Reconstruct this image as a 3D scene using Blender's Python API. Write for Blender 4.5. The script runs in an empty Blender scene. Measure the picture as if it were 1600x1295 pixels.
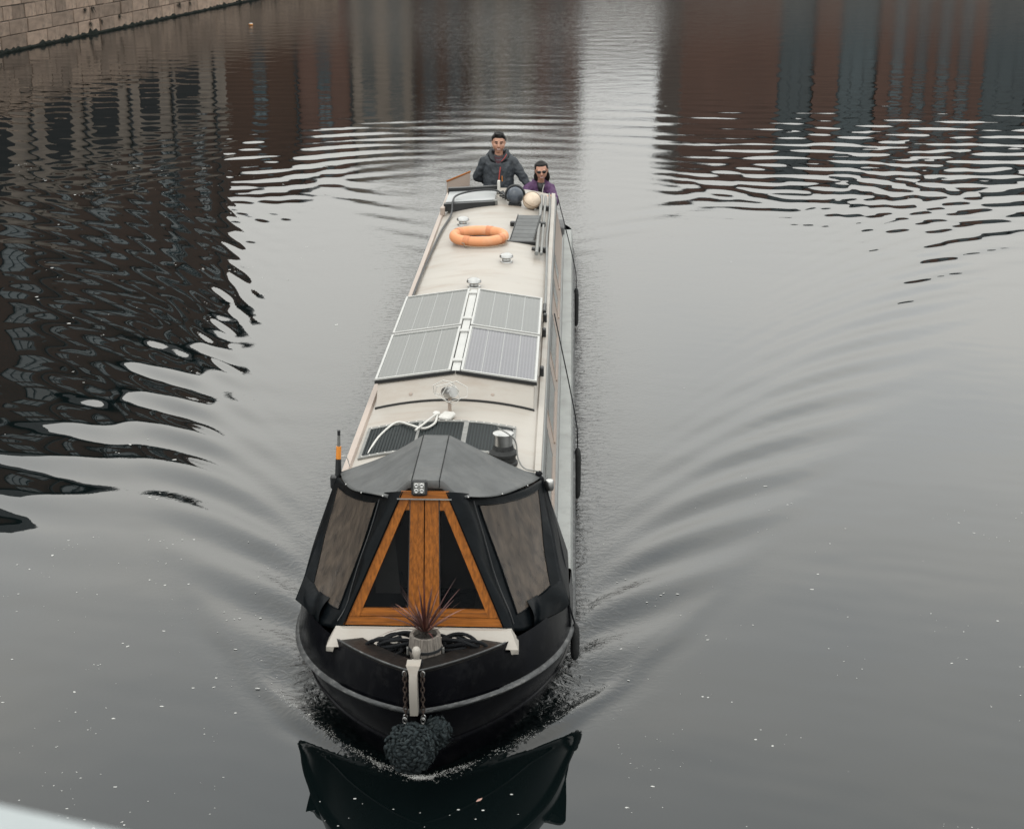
import bpy, bmesh, math, random
import numpy as np
from mathutils import Vector, Matrix, Euler
random.seed(7); rng = np.random.default_rng(11)
sc = bpy.context.scene
C = sc.collection
R = math.radians

# ------------------------------------------------------------------ camera
cam_d = bpy.data.cameras.new('camera'); cam = bpy.data.objects.new('camera', cam_d); C.objects.link(cam)
CAM_H = 6.0
cam.location = (0, 0, CAM_H)
cam.rotation_euler = (R(90 - 19.034), 0, 0)
cam_d.sensor_width = 36.0; cam_d.lens = 36.0 * 2500 / 1600
cam_d.clip_start = 0.05; cam_d.clip_end = 2500
cam_d.dof.use_dof = True; cam_d.dof.focus_distance = 15.5; cam_d.dof.aperture_fstop = 5.6
sc.camera = cam

# ------------------------------------------------------------------ sky (overcast) and a weak wide sun
world = bpy.data.worlds.new('World'); sc.world = world; world.use_nodes = True
wn = world.node_tree; wn.nodes.clear()
def wnode(t, **k):
    n = wn.nodes.new(t)
    for a, b in k.items(): setattr(n, a, b)
    return n
SUN_EL, SUN_AZ = 58.0, 205.0            # azimuth clockwise from +Y: behind the camera, a little left
sky = wnode('ShaderNodeTexSky', sky_type='NISHITA', sun_disc=False)
sky.sun_elevation = R(SUN_EL); sky.sun_rotation = R(SUN_AZ); sky.air_density = 1.0; sky.dust_density = 4.0
hs = wnode('ShaderNodeHueSaturation'); hs.inputs['Saturation'].default_value = 0.12; hs.inputs['Value'].default_value = 1.0
wn.links.new(sky.outputs[0], hs.inputs['Color'])
tc = wnode('ShaderNodeTexCoord')
mp = wnode('ShaderNodeMapping'); mp.inputs['Scale'].default_value = (1.1, 1.1, 2.6)
wn.links.new(tc.outputs['Generated'], mp.inputs['Vector'])
nz = wnode('ShaderNodeTexNoise'); nz.inputs['Scale'].default_value = 1.6; nz.inputs['Detail'].default_value = 3
wn.links.new(mp.outputs[0], nz.inputs['Vector'])
cr = wnode('ShaderNodeValToRGB')
cr.color_ramp.elements[0].position = 0.34; cr.color_ramp.elements[0].color = (0.79, 0.83, 0.85, 1)
cr.color_ramp.elements[1].position = 0.60; cr.color_ramp.elements[1].color = (1.0, 0.995, 0.945, 1)
wn.links.new(nz.outputs['Fac'], cr.inputs['Fac'])
cl = wnode('ShaderNodeMixRGB', blend_type='MULTIPLY'); cl.inputs['Fac'].default_value = 1.0
wn.links.new(cr.outputs['Color'], cl.inputs['Color1'])
# overcast luminance: dimmer at the horizon, even above about 15 degrees
sx = wnode('ShaderNodeSeparateXYZ'); wn.links.new(tc.outputs['Generated'], sx.inputs[0])
gr = wnode('ShaderNodeMapRange', interpolation_type='SMOOTHSTEP'); gr.inputs['From Min'].default_value = 0.05; gr.inputs['From Max'].default_value = 0.36
gr.inputs['To Min'].default_value = 8.6; gr.inputs['To Max'].default_value = 19.3
wn.links.new(sx.outputs['Z'], gr.inputs['Value']); wn.links.new(gr.outputs[0], cl.inputs['Color2'])
mx = wnode('ShaderNodeMixRGB', blend_type='MIX'); mx.inputs['Fac'].default_value = 0.88
wn.links.new(hs.outputs['Color'], mx.inputs['Color1']); wn.links.new(cl.outputs['Color'], mx.inputs['Color2'])
bg = wnode('ShaderNodeBackground'); bg.inputs['Strength'].default_value = 0.125
wn.links.new(mx.outputs['Color'], bg.inputs['Color'])
wo = wnode('ShaderNodeOutputWorld'); wn.links.new(bg.outputs[0], wo.inputs['Surface'])
sun_d = bpy.data.lights.new('sun', 'SUN'); sun_d.energy = 0.5; sun_d.angle = R(30); sun_d.color = (1, 0.96, 0.9)
sun = bpy.data.objects.new('sun', sun_d); C.objects.link(sun)
sun.rotation_euler = (R(90 - SUN_EL), 0, R(180 - SUN_AZ)); sun.location = (-20, -30, 60)

sc.view_settings.view_transform = 'Standard'; sc.view_settings.look = 'None'
sc.view_settings.exposure = 0.0; sc.view_settings.gamma = 1.0; sc.view_settings.use_curve_mapping = False
sc.render.engine = 'CYCLES'
sc.cycles.use_denoising = True
sc.cycles.max_bounces = 8; sc.cycles.transparent_max_bounces = 12
sc.cycles.caustics_reflective = False; sc.cycles.caustics_refractive = False

# ------------------------------------------------------------------ materials
def mat(name, col, rough=0.6, metal=0.0, var=0.12, vscale=6.0, bump=0.0, bscale=40.0, spec=0.5, dirt=None, dscale=2.0,
        damt=0.35, rand=0.0, stretch=None, coat=0.0, alpha=1.0, vdetail=4):
    """procedural paint / wood / stone: base colour with noise variation, optional second stain colour and bump"""
    m = bpy.data.materials.new(name); m.use_nodes = True
    nt = m.node_tree; b = nt.nodes['Principled BSDF']; N = nt.nodes.new; L = nt.links.new
    b.inputs['Roughness'].default_value = rough; b.inputs['Metallic'].default_value = metal
    b.inputs['Specular IOR Level'].default_value = spec; b.inputs['Coat Weight'].default_value = coat
    b.inputs['Alpha'].default_value = alpha
    t = N('ShaderNodeTexCoord'); vec = t.outputs['Object']
    if stretch:
        q = N('ShaderNodeMapping'); q.inputs['Scale'].default_value = stretch; L(vec, q.inputs['Vector']); vec = q.outputs[0]
    n = N('ShaderNodeTexNoise'); n.inputs['Scale'].default_value = vscale; n.inputs['Detail'].default_value = vdetail
    L(vec, n.inputs['Vector'])
    r = N('ShaderNodeValToRGB')
    lo = [max(0, c * (1 - var)) for c in col]; hi = [min(1, c * (1 + var)) for c in col]
    r.color_ramp.elements[0].position = 0.3; r.color_ramp.elements[0].color = (*lo, 1)
    r.color_ramp.elements[1].position = 0.7; r.color_ramp.elements[1].color = (*hi, 1)
    L(n.outputs['Fac'], r.inputs['Fac']); colo = r.outputs['Color']
    if dirt:
        n2 = N('ShaderNodeTexNoise'); n2.inputs['Scale'].default_value = dscale; n2.inputs['Detail'].default_value = 6
        n2.inputs['Roughness'].default_value = 0.65; L(vec, n2.inputs['Vector'])
        r2 = N('ShaderNodeValToRGB'); r2.color_ramp.elements[0].position = 0.5; r2.color_ramp.elements[1].position = 0.72
        r2.color_ramp.elements[0].color = (0, 0, 0, 1); r2.color_ramp.elements[1].color = (damt,) * 3 + (1,)
        L(n2.outputs['Fac'], r2.inputs['Fac'])
        x = N('ShaderNodeMixRGB'); L(r2.outputs['Color'], x.inputs['Fac']); L(colo, x.inputs['Color1'])
        x.inputs['Color2'].default_value = (*dirt, 1); colo = x.outputs['Color']
    if rand:
        oi = N('ShaderNodeObjectInfo'); mr = N('ShaderNodeMapRange')
        mr.inputs['To Min'].default_value = 1 - rand; mr.inputs['To Max'].default_value = 1 + rand
        L(oi.outputs['Random'], mr.inputs['Value'])
        h = N('ShaderNodeHueSaturation'); L(colo, h.inputs['Color']); L(mr.outputs[0], h.inputs['Value']); colo = h.outputs['Color']
    L(colo, b.inputs['Base Color'])
    if bump:
        nb = N('ShaderNodeTexNoise'); nb.inputs['Scale'].default_value = bscale; nb.inputs['Detail'].default_value = 5
        L(vec, nb.inputs['Vector'])
        bp = N('ShaderNodeBump'); bp.inputs['Strength'].default_value = bump; bp.inputs['Distance'].default_value = 0.02
        L(nb.outputs['Fac'], bp.inputs['Height']); L(bp.outputs[0], b.inputs['Normal'])
    return m

M = {}
M['hull'] = mat('black_hull_paint', (0.003, 0.0032, 0.0045), 0.22, var=0.3, vscale=3, bump=0.04, bscale=9, dirt=(0.016, 0.016, 0.017), damt=0.5, dscale=7, spec=0.09)
M['strake'] = mat('worn_steel_strake', (0.030, 0.032, 0.033), 0.5, var=0.6, vscale=14, bump=0.3, bscale=50, dirt=(0.15, 0.15, 0.145), damt=0.9, dscale=11, stretch=(1, 1, 3))
M['rail'] = mat('dark_brown_rail', (0.009, 0.008, 0.0075), 0.4, var=0.4, vscale=20, bump=0.15, dirt=(0.032, 0.026, 0.022), damt=0.5, dscale=25, spec=0.2)
M['cream'] = mat('cream_roof_paint', (0.325, 0.30, 0.266), 0.45, var=0.05, vscale=1.6, bump=0.03, bscale=14, dirt=(0.24, 0.185, 0.14), damt=0.6, dscale=2.2, stretch=(0.6, 1.8, 1))
M['beige'] = mat('beige_side_paint', (0.33, 0.27, 0.23), 0.4, var=0.05, vscale=2.2, dirt=(0.36, 0.28, 0.22), damt=0.35, dscale=3)
M['gunwale'] = mat('grey_gunwale_paint', (0.265, 0.275, 0.265), 0.55, var=0.1, vscale=3, bump=0.08, bscale=30, dirt=(0.15, 0.15, 0.14), damt=0.6, dscale=5)
M['greyrail'] = mat('grey_handrail_paint', (0.15, 0.155, 0.15), 0.45, var=0.15, vscale=4, dirt=(0.1, 0.1, 0.1), damt=0.4, dscale=9)
M['wood'] = mat('varnished_orange_wood', (0.235, 0.078, 0.013), 0.38, var=0.34, vscale=8, stretch=(9, 9, 0.7), bump=0.12, bscale=20, dirt=(0.10, 0.035, 0.012), damt=0.7, dscale=5.5, spec=0.2, rand=0.10)
M['woodh'] = mat('varnished_orange_wood_cross', (0.235, 0.078, 0.013), 0.38, var=0.34, vscale=8, stretch=(0.7, 9, 9), bump=0.12, bscale=20, dirt=(0.07, 0.03, 0.015), damt=0.85, dscale=4.5, spec=0.2, rand=0.10)
M['canvas'] = mat('grey_canvas', (0.072, 0.075, 0.075), 0.75, var=0.18, vscale=5, bump=0.5, bscale=11, dirt=(0.13, 0.13, 0.125), damt=0.5, dscale=3)
M['vinyl'] = mat('black_vinyl', (0.0032, 0.0045, 0.0055), 0.36, var=0.3, vscale=8, bump=0.35, bscale=9, spec=0.065)
M['black'] = mat('black_plastic', (0.010, 0.011, 0.012), 0.45, var=0.25)
M['rubber'] = mat('black_rubber', (0.012, 0.013, 0.013), 0.7, var=0.4, vscale=30, bump=0.3, bscale=60)
M['steel'] = mat('brushed_stainless', (0.42, 0.42, 0.41), 0.30, 1.0, var=0.12, vscale=20)
M['galv'] = mat('galvanised_grey', (0.19, 0.19, 0.18), 0.5, 0.4, var=0.2, vscale=15)
M['alu'] = mat('aluminium_frame', (0.40, 0.40, 0.385), 0.45, 0.1, var=0.05)
M['white'] = mat('white_plastic', (0.50, 0.49, 0.46), 0.5, var=0.07, vscale=12)
M['orange'] = mat('orange_lifebuoy', (0.60, 0.255, 0.115), 0.6, var=0.07, vscale=6, dirt=(0.56, 0.33, 0.20), damt=0.6, dscale=4)
M['band'] = mat('faded_orange_band', (0.50, 0.19, 0.08), 0.5, var=0.15, vscale=20)
M['rope'] = mat('black_rope', (0.006, 0.007, 0.0085), 0.75, spec=0.2, var=0.4, vscale=60, bump=0.5, bscale=120)
M['tanrope'] = mat('tan_cord', (0.22, 0.16, 0.11), 0.8, var=0.3, vscale=60)
M['fender'] = mat('dark_rope_fender', (0.018, 0.024, 0.026), 0.9, var=0.6, vscale=40, bump=0.6, bscale=140, spec=0.15, dirt=(0.075, 0.088, 0.088), damt=0.5, dscale=30)
M['barrel'] = mat('weathered_barrel', (0.17, 0.15, 0.13), 0.8, var=0.35, vscale=6, stretch=(14, 14, 1.4), bump=0.4, bscale=18, rand=0.18)
M['soil'] = mat('dark_soil', (0.018, 0.014, 0.011), 0.95, var=0.5, vscale=60, bump=0.8, bscale=90)
M['leaf'] = mat('red_brown_leaf', (0.062, 0.018, 0.015), 0.5, var=0.45, vscale=9, rand=0.35)
M['leaf2'] = mat('dusty_pink_leaf', (0.155, 0.070, 0.050), 0.5, var=0.3, vscale=9, rand=0.3)
M['chain'] = mat('rusty_chain', (0.05, 0.035, 0.028), 0.6, 0.4, var=0.5, vscale=50)
M['plank'] = mat('grey_ribbed_plank', (0.075, 0.078, 0.077), 0.6, var=0.15, vscale=12, rand=0.12)
M['hatch'] = mat('grey_hatch_top', (0.30, 0.31, 0.31), 0.35, var=0.08, vscale=3)
M['deckgrey'] = mat('stern_deck', (0.10, 0.10, 0.10), 0.7)
M['skin'] = mat('skin', (0.42, 0.225, 0.155), 0.5, var=0.08, vscale=20)
M['skin2'] = mat('tanned_skin', (0.40, 0.215, 0.15), 0.5, var=0.08, vscale=20)
M['hair'] = mat('dark_hair', (0.008, 0.007, 0.0065), 0.6, spec=0.2, var=0.5, vscale=50, bump=0.5, bscale=90)
M['jacket'] = mat('charcoal_jacket', (0.027, 0.033, 0.040), 0.65, var=0.2, vscale=9, bump=0.25, bscale=14)
M['jacket_dk'] = mat('charcoal_jacket_lining', (0.018, 0.022, 0.026), 0.7)
M['zip'] = mat('red_zip', (0.34, 0.05, 0.045), 0.5)
M['zip2'] = mat('orange_zip', (0.42, 0.15, 0.03), 0.5)
M['maroon'] = mat('maroon_shirt', (0.045, 0.012, 0.018), 0.8)
M['purple'] = mat('purple_jacket', (0.075, 0.031, 0.088), 0.75, var=0.2, vscale=9, bump=0.25, bscale=16)
M['trouser'] = mat('dark_trousers', (0.02, 0.022, 0.027), 0.8)
M['lens'] = mat('dark_lenses', (0.006, 0.006, 0.007), 0.12)
M['mouth'] = mat('smile', (0.62, 0.52, 0.48), 0.5)
M['lip'] = mat('lip', (0.27, 0.105, 0.08), 0.5)
M['eye'] = mat('eye', (0.03, 0.025, 0.022), 0.3)
M['globe'] = mat('dark_grey_globe', (0.045, 0.055, 0.07), 0.28, var=0.25, vscale=14, dirt=(0.14, 0.15, 0.17), damt=0.5, dscale=9)
M['globe2'] = mat('cream_globe', (0.56, 0.46, 0.36), 0.6, var=0.15, vscale=12, dirt=(0.25, 0.14, 0.08), damt=0.7, dscale=9)
M['stone'] = mat('canal_stone', (0.225, 0.165, 0.125), 0.85, var=0.4, vscale=2.2, bump=0.5, bscale=7, dirt=(0.045, 0.045, 0.038), damt=0.9, dscale=1.3, rand=0.32)
M['joint'] = mat('dark_joint', (0.05, 0.045, 0.04), 0.95)
M['moss'] = mat('wet_moss', (0.007, 0.010, 0.008), 0.7, var=0.5, vscale=12, bump=0.5, spec=0.1)
M['concrete'] = mat('pale_parapet', (0.27, 0.295, 0.30), 0.7, var=0.1, vscale=6, bump=0.1)
M['ground'] = mat('quay_ground', (0.14, 0.13, 0.12), 0.9, var=0.25, vscale=0.6)
M['foam'] = mat('pale_foam_specks', (0.40, 0.40, 0.385), 0.7)
M['litter'] = mat('orange_litter', (0.62, 0.27, 0.08), 0.6)
M['dleaf'] = mat('pinkish_leaf', (0.40, 0.24, 0.2), 0.6)
M['slate'] = mat('slate_roof', (0.07, 0.075, 0.08), 0.6, var=0.3)
M['paint_frame'] = mat('dark_window_frame', (0.035, 0.045, 0.05), 0.5)
M['pale_stone'] = mat('pale_ashlar', (0.20, 0.165, 0.135), 0.85, var=0.25, vscale=0.8, bump=0.2, bscale=3, dirt=(0.08, 0.065, 0.055), damt=0.6, dscale=0.5)
M['dark'] = mat('dark_opening', (0.006, 0.006, 0.007), 0.9)

def brick_mat(name, c1, c2, mortar, sc_=1.0):
    m = bpy.data.materials.new(name); m.use_nodes = True
    nt = m.node_tree; b = nt.nodes['Principled BSDF']; N = nt.nodes.new; L = nt.links.new
    t = N('ShaderNodeTexCoord'); mp_ = N('ShaderNodeMapping'); mp_.inputs['Rotation'].default_value = (R(90), 0, 0)
    L(t.outputs['Object'], mp_.inputs['Vector'])
    k = N('ShaderNodeTexBrick'); k.inputs['Scale'].default_value = 1.0
    k.inputs['Brick Width'].default_value = 0.23 * sc_; k.inputs['Row Height'].default_value = 0.08 * sc_; k.inputs['Mortar Size'].default_value = 0.008 * sc_
    k.inputs['Color1'].default_value = (*c1, 1); k.inputs['Color2'].default_value = (*c2, 1); k.inputs['Mortar'].default_value = (*mortar, 1)
    L(mp_.outputs[0], k.inputs['Vector'])
    n = N('ShaderNodeTexNoise'); n.inputs['Scale'].default_value = 0.35; n.inputs['Detail'].default_value = 5; L(t.outputs['Object'], n.inputs['Vector'])
    h = N('ShaderNodeHueSaturation'); mr = N('ShaderNodeMapRange'); mr.inputs['To Min'].default_value = 0.6; mr.inputs['To Max'].default_value = 1.4
    L(n.outputs['Fac'], mr.inputs['Value']); L(mr.outputs[0], h.inputs['Value']); L(k.outputs['Color'], h.inputs['Color'])
    L(h.outputs['Color'], b.inputs['Base Color']); b.inputs['Roughness'].default_value = 0.9
    return m
M['brick'] = brick_mat('brown_brick', (0.082, 0.036, 0.019), (0.060, 0.028, 0.016), (0.06, 0.043, 0.033))
M['redbrick'] = brick_mat('red_brick', (0.135, 0.062, 0.042), (0.10, 0.05, 0.036), (0.12, 0.09, 0.075))

def glass_mat(name, col, rough=0.05, spec=0.7):
    m = mat(name, col, rough, var=0.35, vscale=0.8, spec=spec, rand=0.5); return m
M['bglass'] = glass_mat('blue_grey_window_glass', (0.055, 0.08, 0.09))
M['wglass'] = mat('dark_window_glass', (0.007, 0.009, 0.010), 0.10, var=0.3, spec=0.12)

def cratch_glass():
    m = bpy.data.materials.new('cratch_glass'); m.use_nodes = True
    b = m.node_tree.nodes['Principled BSDF']
    b.inputs['Base Color'].default_value = (0.004, 0.005, 0.006, 1); b.inputs['Roughness'].default_value = 0.05; b.inputs['Alpha'].default_value = 0.45; b.inputs['Specular IOR Level'].default_value = 0.10
    return m
M['cglass'] = cratch_glass()

def vinyl_window():
    m = bpy.data.materials.new('cloudy_vinyl_window'); m.use_nodes = True
    nt = m.node_tree; b = nt.nodes['Principled BSDF']; N = nt.nodes.new; L = nt.links.new
    t = N('ShaderNodeTexCoord'); q = N('ShaderNodeMapping'); q.inputs['Scale'].default_value = (9, 5, 0.4); L(t.outputs['Object'], q.inputs['Vector'])
    n = N('ShaderNodeTexNoise'); n.inputs['Scale'].default_value = 2.2; n.inputs['Detail'].default_value = 2; n.inputs['Distortion'].default_value = 0.3; L(q.outputs[0], n.inputs['Vector'])
    r = N('ShaderNodeValToRGB'); e = r.color_ramp.elements
    e[0].position = 0.2; e[0].color = (0.036, 0.032, 0.029, 1); e[1].position = 0.85; e[1].color = (0.118, 0.094, 0.074, 1)
    L(n.outputs['Fac'], r.inputs['Fac']); L(r.outputs['Color'], b.inputs['Base Color'])
    b.inputs['Roughness'].default_value = 0.30; b.inputs['Alpha'].default_value = 0.8; b.inputs['Specular IOR Level'].default_value = 0.18
    bp = N('ShaderNodeBump'); bp.inputs['Strength'].default_value = 0.25; bp.inputs['Distance'].default_value = 0.02
    L(n.outputs['Fac'], bp.inputs['Height']); L(bp.outputs[0], b.inputs['Normal'])
    return m
M['vwin'] = vinyl_window()

def stripe_mat(name, c1, c2, scale, axis, rough, bump=0.0, spec=0.5, width=0.5, coat=0.0):
    """fine parallel lines along an object axis (solar cell fingers, ribbing)"""
    m = bpy.data.materials.new(name); m.use_nodes = True
    nt = m.node_tree; b = nt.nodes['Principled BSDF']; N = nt.nodes.new; L = nt.links.new
    t = N('ShaderNodeTexCoord'); w = N('ShaderNodeTexWave'); w.wave_type = 'BANDS'; w.bands_direction = axis
    w.inputs['Scale'].default_value = scale; w.inputs['Distortion'].default_value = 0.0; L(t.outputs['Object'], w.inputs['Vector'])
    r = N('ShaderNodeValToRGB'); r.color_ramp.elements[0].color = (*c1, 1); r.color_ramp.elements[1].color = (*c2, 1)
    r.color_ramp.elements[0].position = width; r.color_ramp.elements[1].position = min(1, width + 0.3)
    L(w.outputs['Fac'], r.inputs['Fac'])
    n = N('ShaderNodeTexNoise'); n.inputs['Scale'].default_value = 5; n.inputs['Detail'].default_value = 5; L(t.outputs['Object'], n.inputs['Vector'])
    mr = N('ShaderNodeMapRange'); mr.inputs['To Min'].default_value = 0.85; mr.inputs['To Max'].default_value = 1.15; L(n.outputs['Fac'], mr.inputs['Value'])
    h = N('ShaderNodeHueSaturation'); L(r.outputs['Color'], h.inputs['Color']); L(mr.outputs[0], h.inputs['Value'])
    L(h.outputs['Color'], b.inputs['Base Color']); b.inputs['Roughness'].default_value = rough; b.inputs['Specular IOR Level'].default_value = spec
    b.inputs['Coat Weight'].default_value = coat; b.inputs['Coat Roughness'].default_value = 0.1
    if bump:
        bp = N('ShaderNodeBump'); bp.inputs['Strength'].default_value = bump; bp.inputs['Distance'].default_value = 0.006
        L(w.outputs['Fac'], bp.inputs['Height']); L(bp.outputs[0], b.inputs['Normal'])
    return m
M['cell'] = stripe_mat('grey_solar_cells', (0.050, 0.055, 0.052), (0.062, 0.067, 0.062), 9, 'X', 0.22)
M['cell2'] = stripe_mat('violet_solar_cells', (0.045, 0.045, 0.058), (0.078, 0.078, 0.092), 11, 'X', 0.22)
M['backsheet'] = mat('pale_backsheet', (0.20, 0.205, 0.20), 0.3, var=0.04)
M['flex'] = stripe_mat('black_ribbed_flexible_panel', (0.003, 0.006, 0.007), (0.011, 0.017, 0.018), 12, 'X', 0.5, bump=0.6, spec=0.12)

# ------------------------------------------------------------------ mesh helpers
class MB:
    def __init__(s): s.v = []; s.f = []
    def add(s, vs, fs):
        o = len(s.v); s.v += [tuple(v) for v in vs]; s.f += [tuple(i + o for i in f) for f in fs]; return s
    def box(s, x0, x1, y0, y1, z0, z1, b=0.0):
        if x0 > x1: x0, x1 = x1, x0
        if b <= 0:
            v = [(x, y, z) for z in (z0, z1) for y in (y0, y1) for x in (x0, x1)]
            return s.add(v, [(0, 2, 3, 1), (4, 5, 7, 6), (0, 1, 5, 4), (2, 6, 7, 3), (0, 4, 6, 2), (1, 3, 7, 5)])
        prof = [(x0 + b, y0), (x1 - b, y0), (x1, y0 + b), (x1, y1 - b), (x1 - b, y1), (x0 + b, y1), (x0, y1 - b), (x0, y0 + b)]
        ins = [(min(max(x, x0 + b), x1 - b), min(max(y, y0 + b), y1 - b)) for x, y in prof]
        v = [(*p, z0) for p in ins] + [(*p, z0 + b) for p in prof] + [(*p, z1 - b) for p in prof] + [(*p, z1) for p in ins]
        f = [tuple(range(7, -1, -1)), tuple(range(24, 32))]
        for k in range(3):
            for i in range(8): j = (i + 1) % 8; f.append((k * 8 + i, k * 8 + j, k * 8 + 8 + j, k * 8 + 8 + i))
        return s.add(v, f)
    def tube(s, pts, r, n=8, closed=False, cap=True):
        pts = [Vector(p) for p in pts]; m = len(pts); rs = r if isinstance(r, (list, tuple)) else [r] * m
        vs = []; up = None
        for i, p in enumerate(pts):
            a = pts[(i - 1) % m] if (closed or i > 0) else p; b = pts[(i + 1) % m] if (closed or i < m - 1) else p
            d = (b - a); d = d.normalized() if d.length > 1e-9 else Vector((0, 0, 1))
            if up is None: up = Vector((0, 0, 1)) if abs(d.z) < 0.9 else Vector((1, 0, 0))
            x = (up - d * up.dot(d)); x = x.normalized() if x.length > 1e-6 else d.orthogonal().normalized()
            up = x; y = d.cross(x)
            for k in range(n):
                a_ = 2 * math.pi * k / n; vs.append(p + (x * math.cos(a_) + y * math.sin(a_)) * rs[i])
        fs = []
        for i in range(m if closed else m - 1):
            j = (i + 1) % m
            for k in range(n): l = (k + 1) % n; fs.append((i * n + k, i * n + l, j * n + l, j * n + k))
        if cap and not closed: fs += [tuple(range(n - 1, -1, -1)), tuple((m - 1) * n + k for k in range(n))]
        return s.add(vs, fs)
    def lathe(s, prof, c=(0, 0, 0), n=24, ax=None):
        vs = []
        for (r, z) in prof:
            for k in range(n): a = 2 * math.pi * k / n; vs.append(Vector((r * math.cos(a), r * math.sin(a), z)))
        if ax is not None: q = Vector((0, 0, 1)).rotation_difference(Vector(ax)); vs = [q @ v for v in vs]
        vs = [v + Vector(c) for v in vs]; fs = []; m = len(prof)
        for i in range(m - 1):
            for k in range(n): l = (k + 1) % n; fs.append((i * n + k, i * n + l, (i + 1) * n + l, (i + 1) * n + k))
        fs += [tuple(range(n - 1, -1, -1)), tuple((m - 1) * n + k for k in range(n))]
        return s.add(vs, fs)
    def ell(s, c, r, n=14, m=10, rot=None):
        vs = []; c = Vector(c); r = r if isinstance(r, (list, tuple)) else (r,) * 3
        for i in range(1, m):
            t = math.pi * i / m
            for k in range(n):
                a = 2 * math.pi * k / n
                v = Vector((r[0] * math.sin(t) * math.cos(a), r[1] * math.sin(t) * math.sin(a), r[2] * math.cos(t)))
                if rot is not None: v = rot @ v
                vs.append(c + v)
        tv = Vector((0, 0, r[2])); bv = -tv
        if rot is not None: tv = rot @ tv; bv = rot @ bv
        vs += [c + tv, c + bv]; T = len(vs) - 2; B = T + 1; fs = []
        for i in range(m - 2):
            for k in range(n): l = (k + 1) % n; fs.append((i * n + k, (i + 1) * n + k, (i + 1) * n + l, i * n + l))
        for k in range(n): l = (k + 1) % n; fs.append((T, k, l)); fs.append((B, (m - 2) * n + l, (m - 2) * n + k))
        return s.add(vs, fs)
    def cap(s, p0, p1, r0, r1, n=12):
        p0 = Vector(p0); p1 = Vector(p1); d = (p1 - p0).normalized()
        pts = []; rs = []
        for a in (-80, -55, -28, 0): pts.append(p0 + d * r0 * math.sin(R(a))); rs.append(r0 * math.cos(R(a)))
        for a in (0, 28, 55, 80): pts.append(p1 + d * r1 * math.sin(R(a))); rs.append(r1 * math.cos(R(a)))
        return s.tube(pts, rs, n)
    def grid(s, rows, double=None):
        m = len(rows); n = len(rows[0]); vs = [p for r in rows for p in r]
        return s.add(vs, [(i * n + j, i * n + j + 1, (i + 1) * n + j + 1, (i + 1) * n + j) for i in range(m - 1) for j in range(n - 1)])
    def hexa(s, a, b):
        """a, b: two quads (4 points each) joined into a solid"""
        return s.add(list(a) + list(b), [(3, 2, 1, 0), (4, 5, 6, 7), (0, 1, 5, 4), (1, 2, 6, 5), (2, 3, 7, 6), (3, 0, 4, 7)])
    def mesh(s, name, m, smooth=True, angle=35):
        me = bpy.data.meshes.new(name); me.from_pydata(s.v, [], s.f); me.update()
        bm = bmesh.new(); bm.from_mesh(me); bmesh.ops.recalc_face_normals(bm, faces=bm.faces); bm.to_mesh(me); bm.free()
        if smooth:
            me.shade_smooth()
            try: me.set_sharp_from_angle(angle=R(angle))
            except Exception: pass
        for q in (m if isinstance(m, (list, tuple)) else [m]): me.materials.append(q)
        return me
    def build(s, name, m, parent=None, smooth=True, angle=35, solid=0.0):
        o = bpy.data.objects.new(name, s.mesh(name, m, smooth, angle)); C.objects.link(o)
        if parent is not None: o.parent = parent
        if solid:
            md = o.modifiers.new('thickness', 'SOLIDIFY'); md.thickness = solid; md.offset = 0
        return o

def tag(o, label=None, cat=None, group=None, kind=None):
    if label: o['label'] = label
    if cat: o['category'] = cat
    if group: o['group'] = group
    if kind: o['kind'] = kind
    return o
def empty(name, loc=(0, 0, 0), rz=0.0, parent=None):
    o = bpy.data.objects.new(name, None); C.objects.link(o); o.location = loc; o.rotation_euler = (0, 0, rz); o.empty_display_size = 0.2
    if parent is not None: o.parent = parent
    return o
def inst(name, me, parent, loc=(0, 0, 0), rot=(0, 0, 0), scale=(1, 1, 1)):
    o = bpy.data.objects.new(name, me); C.objects.link(o); o.parent = parent; o.location = loc; o.rotation_euler = rot; o.scale = scale; return o
def curve(pts, n=8):
    """Catmull-Rom through the points"""
    P = [Vector(p) for p in pts]; out = []
    for i in range(len(P) - 1):
        a = P[i - 1] if i else P[i] * 2 - P[i + 1]; b = P[i]; c = P[i + 1]; d = P[i + 2] if i + 2 < len(P) else c * 2 - b
        for k in range(n):
            t = k / n
            out.append(0.5 * ((2 * b) + (c - a) * t + (2 * a - 5 * b + 4 * c - d) * t * t + (3 * b - a - 3 * c + d) * t ** 3))
    out.append(P[-1]); return out
def lerp(a, b, t): return a + (b - a) * t
def sstep(a, b, x):
    t = min(1, max(0, (x - a) / (b - a))); return t * t * (3 - 2 * t)

# boat frame: x across (towards image right), y aft, z up
B0 = Vector((-0.6423, 9.3764, 0)); YAW = -R(2.05)
BM = Matrix.Translation(B0) @ Matrix.Rotation(YAW, 4, 'Z')
def bw(x, y, z=0): return BM @ Vector((x, y, z))

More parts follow.
